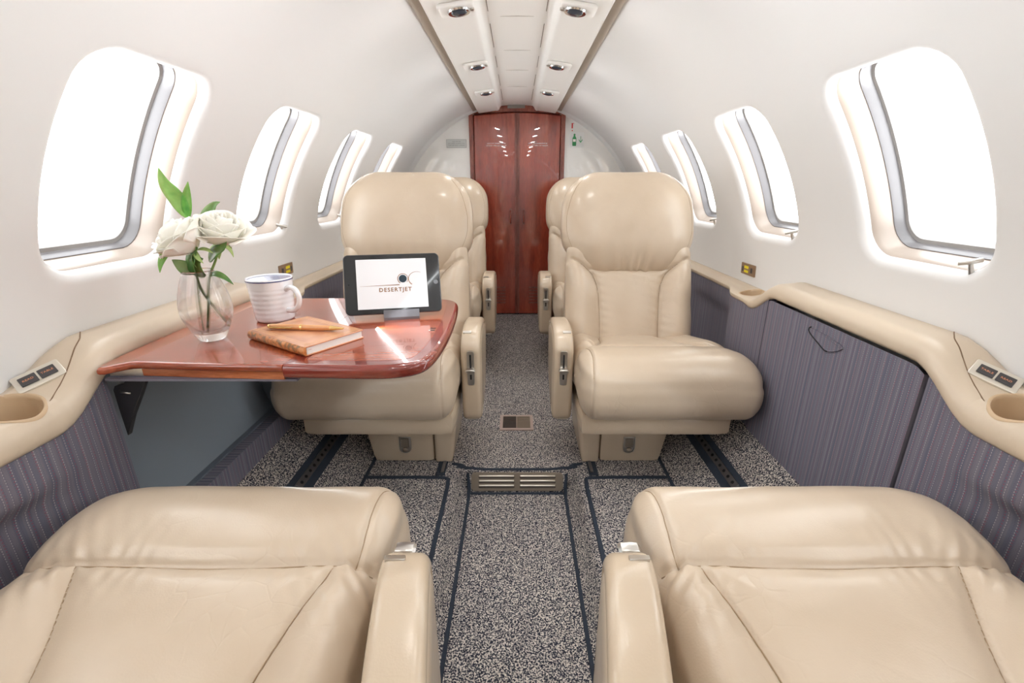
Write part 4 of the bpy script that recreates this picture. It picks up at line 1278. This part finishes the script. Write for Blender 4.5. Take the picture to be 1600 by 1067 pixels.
b = MB(); sw, sh = 0.0715, 0.0525
b.add([mp(-sw-0.0015, -sh, 0.0041), mp(sw-0.0015, -sh, 0.0041), mp(sw-0.0015, sh, 0.0041), mp(-sw-0.0015, sh, 0.0041)], [(0,1,2,3)])
scr = b.build('screen', M_screen, tab)
M_logo = mat('tan_logo', sRGB(128,84,36), 0.5); M_teal = mat('dark_teal_logo', sRGB(10,42,58), 0.5)
text_mesh('DESERTJET', 0.0118, 'logo_lettering', M_logo, lambda x, y, z: mp(x+0.004, y-0.0135, 0.0043+z), scr, space=1.22, bold=0.00022)
def stroke(pts, w0, w1, nm, m):
    P = np.array(pts); n = len(P); vs = []; fs = []
    for i in range(n):
        t = P[min(i+1, n-1)]-P[max(i-1, 0)]; t = t/np.linalg.norm(t); nn_ = np.array([-t[1], t[0]])
        q = math.sin(PI*min(1, (i/(n-1))*1.0)); wd = (w0+(w1-w0)*i/(n-1))/2
        vs += [mp(*(P[i]+nn_*wd), 0.0043), mp(*(P[i]-nn_*wd), 0.0043)]
    for i in range(n-1): fs.append((2*i, 2*i+1, 2*i+3, 2*i+2))
    return mesh_obj(nm, vs, fs, m, scr, False, False)
lc = (0.0205, 0.0095)
b = MB(); n = 40; b.add([mp(lc[0]+0.0082*math.cos(2*PI*k/n), lc[1]+0.0082*math.sin(2*PI*k/n), 0.0044) for k in range(n)], [tuple(range(n))]); b.build('logo_disc', M_teal, scr)
stroke([(-0.067, -0.004)]+[(-0.067+0.080*q, -0.004-0.0002+0.001*q) for q in np.linspace(0.1, 1, 8)], 0.0003, 0.0018, 'logo_line', M_logo)
stroke([(lc[0]+0.0106*math.cos(a), lc[1]+0.0106*math.sin(a)) for a in np.radians(np.linspace(238, -45, 44))], 0.0016, 0.0010, 'logo_ring', M_logo)
stroke([(0.0495+0.0175*math.cos(a), 0.0085+0.0150*math.sin(a)) for a in np.radians(np.linspace(62, 232, 36))], 0.0005, 0.0017, 'logo_arc', M_logo)
b = MB(); b.add([mp(0.0885+0.0048*math.cos(2*PI*k/20), 0.0048*math.sin(2*PI*k/20), 0.0042) for k in range(20)], [tuple(range(20))]); b.build('home_button', mat('button_grey', sRGB(96,98,102), 0.2), tab)
b = MB(); b.add([mp(-0.0885+0.0014*math.cos(2*PI*k/12), 0.0014*math.sin(2*PI*k/12), 0.0042) for k in range(12)], [tuple(range(12))]); b.build('front_camera', M_black, tab)
settle(tab); tag(tab, 'small black bezel tablet with a white logo screen standing in a metal holder', 'tablet')
# aluminium stand
st = empty('tablet_stand', ((BL.x+BR_.x)/2, BL.y+0.03, TZ))
c0 = (BL+BR_)/2+U*0.014
M_alu = mat('brushed_aluminium', sRGB(128,128,134), 0.45, metal=0.9)
def SP(u, y_, z_): # along U, horizontally back, up
    bk2 = Vector((-U.y, U.x, 0)).normalized()
    return Vector((c0.x, c0.y, 0))+Vector((U.x, U.y, 0)).normalized()*u+bk2*y_+Vector((0,0,z_))
pf = [(-0.016, TZ+0.0004), (0.062, TZ+0.0004), (0.062, TZ+0.004), (0.018, TZ+0.005), (0.036, TZ+0.060), (0.032, TZ+0.061), (0.0135, TZ+0.008), (-0.004, TZ+0.006), (-0.0085, TZ+0.020), (-0.0125, TZ+0.020), (-0.0165, TZ+0.006)]
v, f = slab(pf, -0.036, 0.036, 0.0008, lambda u, v_, t: SP(t, u, v_), 2)
mesh_obj('stand_body', v, f, M_alu, st, False)
settle(st); tag(st, 'brushed aluminium holder gripping the bottom edge of the tablet', 'stand')

# ------------------------------------------------------------------ vase and roses
vc = Vector((-0.5505, 0.782, TZ+0.0003))
M_glass = bpy.data.materials.new('clear_glass'); M_glass.use_nodes = True; _n = M_glass.node_tree
_t = _n.nodes.new('ShaderNodeBsdfTransparent'); _mx = _n.nodes.new('ShaderNodeMixShader'); _mx.inputs[0].default_value = 0.30
_n.links.new(_n.nodes['Principled BSDF'].outputs[0], _mx.inputs[1]); _n.links.new(_t.outputs[0], _mx.inputs[2]); _n.links.new(_mx.outputs[0], _n.nodes['Material Output'].inputs['Surface'])
_b = M_glass.node_tree.nodes['Principled BSDF']; _b.inputs['Transmission Weight'].default_value = 1; _b.inputs['Roughness'].default_value = 0.0
_b.inputs['IOR'].default_value = 1.45; _b.inputs['Base Color'].default_value = (0.99, 0.985, 0.99, 1)
vz = empty('glass_vase', vc)
prof = crom([(0.001, 0.0), (0.016, 0.0005), (0.0225, 0.004), (0.0300, 0.020), (0.0385, 0.042), (0.0410, 0.056), (0.0385, 0.080), (0.0315, 0.104), (0.0255, 0.120), (0.0250, 0.1255)], 60, False)
inner = crom([(0.0238, 0.1255), (0.0243, 0.120), (0.0302, 0.104), (0.0372, 0.080), (0.0397, 0.056), (0.0368, 0.042), (0.026, 0.024), (0.015, 0.0165), (0.001, 0.015)], 60, False)
b = MB(); b.lathe([tuple(p) for p in prof]+[tuple(p) for p in inner], vc, 72); b.build('vase_body', M_glass, vz, True)
# fluted highlights near the neck are fine vertical cuts
settle(vz); tag(vz, 'clear rounded glass vase holding white roses on the wooden table', 'vase')
M_water = None

def leafmat(name, c1, c2):
    m = mat(name, c1, 0.4, coat=0.2, coatr=0.2)
    v = objco(m, (1,1,1)); n_ = nd(m, 'ShaderNodeTexNoise'); n_.inputs['Scale'].default_value = 60; ln(m, v, n_.inputs['Vector'])
    ln(m, ramp(m, n_.outputs['Fac'], [(0.35, c1), (0.65, c2)]), bs(m).inputs['Base Color'])
    bs(m).inputs['Subsurface Weight'].default_value = 0.1
    return m
M_leaf = leafmat('rose_leaf', sRGB(58,110,46), sRGB(86,142,66)); M_leafb = leafmat('bright_leaf', sRGB(74,150,46), sRGB(104,172,66))
M_stem = mat('rose_stem', sRGB(128,152,84), 0.5); M_sepal = mat('pale_sepal', sRGB(176,204,130), 0.5)
M_petal = mat('white_petal', sRGB(246,244,236), 0.55, spec=0.3)
bs(M_petal).inputs['Subsurface Weight'].default_value = 0.25; bs(M_petal).inputs['Subsurface Radius'].default_value = (0.01, 0.009, 0.007); bs(M_petal).inputs['Subsurface Scale'].default_value = 0.6
def leaf(pts, wdt, nrm, cup=0.25):
    """leaf blade along a path, with midrib fold; returns verts, faces (two-sided thin solid)"""
    P = crom(pts, 14, False); vs = []; fs = []
    nrm = Vector(nrm).normalized()
    for i in range(14):
        q = i/13; wd = wdt*(math.sin(PI*min(1, q**0.75))**0.9 if q < 1 else 0)*0.5+0.0003
        t = Vector(P[min(i+1, 13)]-P[max(i-1, 0)]).normalized(); sd_ = t.cross(nrm).normalized(); n2 = sd_.cross(t).normalized()
        for e in (-1, -0.5, 0, 0.5, 1):
            vs.append(Vector(P[i])+sd_*wd*e+n2*abs(e)*wd*cup)
    for i in range(13):
        for j in range(4): fs.append((i*5+j, i*5+j+1, (i+1)*5+j+1, (i+1)*5+j))
    m_ = len(vs)
    for i in range(14):
        t = Vector(P[min(i+1, 13)]-P[max(i-1, 0)]).normalized(); sd_ = t.cross(nrm).normalized(); n2 = sd_.cross(t).normalized()
        for j in range(5): vs.append(vs[i*5+j]-n2*0.0004)
    fs += [tuple(k+m_ for k in reversed(q)) for q in fs[:m_]]
    for i in range(13):
        fs.append((i*5, (i+1)*5, m_+(i+1)*5, m_+i*5)); fs.append((i*5+4, m_+i*5+4, m_+(i+1)*5+4, (i+1)*5+4))
    return vs, fs
def rose(center, axis, size, stem_pts, where, leaves, seed, open_=1.0):
    rd = random.Random(seed)
    root = empty('white_rose', stem_pts[0]); c = Vector(center); ax = Vector(axis).normalized()
    e1 = ax.orthogonal().normalized(); e2 = ax.cross(e1)
    for (ring, cnt, r0, h0, h1, fl, wd, tw) in ((0, 3, 0.10, -0.40, 0.58, -0.05, 1.5, 0), (1, 3, 0.20, -0.50, 0.62, 0.0, 1.5, 0.7), (2, 4, 0.33, -0.58, 0.60, 0.06, 1.35, 0.3), (3, 5, 0.47, -0.64, 0.50, 0.16, 1.15, 0.9), (4, 5, 0.60, -0.68, 0.36, 0.30, 1.1, 0.2), (5, 5, 0.72, -0.70, 0.16, 0.46*open_, 1.05, 0.65)):
        for q in range(cnt):
            th0 = 2*PI*q/cnt+tw+rd.uniform(-.15, .15); vs = []; fs = []
            nu, nv = 13, 12; hh = h1+rd.uniform(-.06, .06); ff = fl*rd.uniform(0.8, 1.2)
            for i in range(nu):
                u = -1+2*i/(nu-1)
                for j in range(nv):
                    t = j/(nv-1)
                    half = wd*(0.35+0.65*math.sin(min(1, t*1.25)*PI/2))
                    topdrop = 0.28*(abs(u)**2.4)
                    h = h0+(hh-h0)*t*(1-topdrop*t)
                    rad = r0*(0.30+0.85*math.sin(min(1, t*1.5)*PI/2)) + ff*max(0, t-0.55)**1.5*2.2 + 0.03*abs(u) + 0.02*math.sin(5*u+seed+q)*t
                    ang = th0+u*half*(0.9 if ring else 1.2)
                    curl = 0.10*ring/5*max(0, t-0.85)/0.15
                    h -= curl*0.6
                    p = c+(e1*math.cos(ang)+e2*math.sin(ang))*rad*size+ax*h*size
                    vs.append(p)
            for i in range(nu-1):
                for j in range(nv-1): fs.append((i*nv+j, i*nv+j+1, (i+1)*nv+j+1, (i+1)*nv+j))
            o = mesh_obj('petal', vs, fs, M_petal, root, True, True)
            md = o.modifiers.new('thick', 'SOLIDIFY'); md.thickness = 0.0007; md.offset = 0
    b = MB(); b.tube([Vector(p) for p in crom(stem_pts+[tuple(c-ax*size*0.62)], 24, False)], 0.0021, 8); b.build('stem', M_stem, root, True)
    for k in range(5):
        a = 2*PI*k/5+seed; d_ = e1*math.cos(a)+e2*math.sin(a); base = c-ax*size*0.72
        v, f = leaf([base-ax*0.002, base+d_*0.008-ax*0.003, base+d_*0.016-ax*0.010, base+d_*0.020-ax*0.020], 0.008, ax)
        mesh_obj('sepal', v, f, M_sepal, root)
    for pts, wd, nr, bright in leaves:
        v, f = leaf(pts, wd, nr); mesh_obj('leaf', v, f, M_leafb if bright else M_leaf, root)
    settle(root); tag(root, where, 'rose', 'white roses in the glass vase')
c1 = Vector((-0.549, 0.752, -0.078)); c2 = Vector((-0.505, 0.795, -0.066))
vt_ = TZ+0.125
rose(c1, (-0.50, -0.35, 0.75), 0.040, [(-0.528, 0.800, TZ+0.020), (-0.540, 0.790, TZ+0.055), (-0.552, 0.780, TZ+0.10)],
     'creamy white rose leaning to the left in the glass vase', [
     ([(-0.552, 0.776, vt_-0.008), (-0.545, 0.765, vt_+0.016), (-0.530, 0.757, vt_+0.036), (-0.519, 0.750, vt_+0.043)], 0.026, (-0.3, -0.9, 0.3), False),
     ([(-0.553, 0.776, vt_-0.004), (-0.565, 0.766, vt_+0.012), (-0.574, 0.760, vt_+0.022)], 0.022, (0.2, -0.9, 0.4), False),
     ([(-0.566, 0.758, vt_+0.046), (-0.574, 0.750, vt_+0.034), (-0.580, 0.742, vt_+0.018), (-0.582, 0.738, vt_+0.004)], 0.011, (0.2, -0.9, 0.1), True),
     ([(-0.560, 0.800, vt_+0.085), (-0.570, 0.802, vt_+0.115), (-0.585, 0.800, vt_+0.142), (-0.588, 0.798, vt_+0.166)], 0.025, (0.3, -0.95, 0.1), True),
     ([(-0.560, 0.802, vt_+0.085), (-0.558, 0.803, vt_+0.110), (-0.548, 0.803, vt_+0.145)], 0.016, (0.2, -0.95, 0.1), True)], 3)
rose(c2, (0.28, -0.25, 0.90), 0.042, [(-0.552, 0.776, TZ+0.020), (-0.545, 0.780, TZ+0.060), (-0.536, 0.785, TZ+0.11), (-0.522, 0.790, TZ+0.14)],
     'wide open white rose on the right in the glass vase', [
     ([(-0.545, 0.778, vt_-0.012), (-0.540, 0.768, vt_+0.006), (-0.530, 0.760, vt_+0.020), (-0.520, 0.758, vt_+0.024)], 0.030, (0.1, -0.95, 0.3), False),
     ([(-0.530, 0.785, vt_+0.015), (-0.512, 0.778, vt_+0.030), (-0.494, 0.775, vt_+0.040), (-0.486, 0.775, vt_+0.052)], 0.022, (0.1, -0.8, 0.6), False),
     ([(-0.530, 0.782, vt_-0.010), (-0.518, 0.776, vt_-0.004), (-0.500, 0.772, vt_-0.010), (-0.486, 0.770, vt_-0.022)], 0.010, (0.1, -0.8, 0.6), False),
     ([(-0.545, 0.815, vt_+0.060), (-0.538, 0.818, vt_+0.085), (-0.524, 0.820, vt_+0.106), (-0.512, 0.820, vt_+0.112)], 0.024, (0.1, -0.8, 0.4), False)], 8, 1.35)
b = MB(); b.tube([(-0.556, 0.770, TZ+0.017), (-0.556, 0.776, TZ+0.07), (-0.558, 0.79, TZ+0.125), (-0.561, 0.80, TZ+0.21)], 0.0016, 8)
lf = b.build('leafy_stem', M_stem, None, True)
tag(lf, 'thin green leafy stem standing straight among the white roses in the glass vase', 'stem')

# ------------------------------------------------------------------ camera, light
cam = bpy.data.cameras.new('camera'); co = bpy.data.objects.new('camera', cam); COL.objects.link(co)
cam.sensor_width = 36; cam.lens = 16.0; cam.clip_start = 0.01; cam.shift_x = -0.005
pitch = math.atan(242/711)
co.location = (0, 0, 0); co.rotation_euler = (PI/2-pitch, 0, 0)
scene.camera = co

wd_ = bpy.data.worlds.new('sky'); scene.world = wd_; wd_.use_nodes = True
bg = wd_.node_tree.nodes['Background']
# pale sky with an added brighter lower half, as unseen ground, to lift the ceiling
_tc = wd_.node_tree.nodes.new('ShaderNodeTexCoord'); _sp = wd_.node_tree.nodes.new('ShaderNodeSeparateXYZ')
_mr = wd_.node_tree.nodes.new('ShaderNodeMapRange'); _mr.inputs['From Min'].default_value = -0.12; _mr.inputs['From Max'].default_value = 0.02
_mr.inputs['To Min'].default_value = 8.0; _mr.inputs['To Max'].default_value = 1.9
wd_.node_tree.links.new(_tc.outputs['Generated'], _sp.inputs[0]); wd_.node_tree.links.new(_sp.outputs['Z'], _mr.inputs['Value'])
wd_.node_tree.links.new(_mr.outputs[0], bg.inputs['Strength']); bg.inputs['Color'].default_value = (0.95, 0.98, 1.0, 1)

# rectangular area lamp for the added fill strips
def area(name, loc, rot, sx, sy, power, col=(1,1,1), portal=False):
    l = bpy.data.lights.new(name, 'AREA'); l.shape = 'RECTANGLE'; l.size = sx; l.size_y = sy; l.energy = power; l.color = col
    if portal: l.cycles.is_portal = True
    o = bpy.data.objects.new(name, l); COL.objects.link(o); o.location = loc; o.rotation_euler = rot; return o
# fill strips added under the ceiling panel edges to brighten the side walls
for s in (-1, 1):
    o = area('added_wall_fill', (s*0.226, 0.85, 0.406), (0, 0, 0), 0.012, 4.0, 1.5, (0.94, 0.985, 1.0))
    d_ = Vector((s*0.80, 0, -0.60)); o.rotation_euler = d_.to_track_quat('-Z', 'Y').to_euler()
    l_ = o.data; l_.size, l_.size_y = 0.016, 4.0
# fill from the reading lights; the unseen forward pairs are added, without fixtures
for y in (-0.55, 0.15, 0.75, 1.29, 1.83, 2.31):
    for s in (-1, 1):
        l = bpy.data.lights.new('reading_fill_lamp', 'AREA'); l.shape = 'DISK'; l.size = 0.036; l.energy = 0.26; l.color = (1.0, 0.985, 0.96)
        o = bpy.data.objects.new('reading_fill_lamp', l); COL.objects.link(o); o.location = (s*0.141, y, 0.384); o.rotation_euler = (0, -s*0.25, 0)
scene.view_settings.view_transform = 'Standard'; scene.view_settings.look = 'None'
scene.view_settings.exposure = 1.3; scene.view_settings.gamma = 1.0; scene.view_settings.use_curve_mapping = False
scene.cycles.max_bounces = 14; scene.cycles.diffuse_bounces = 8; scene.cycles.glossy_bounces = 6
scene.cycles.transmission_bounces = 10; scene.cycles.transparent_max_bounces = 12
scene.cycles.caustics_refractive = False; scene.cycles.caustics_reflective = False
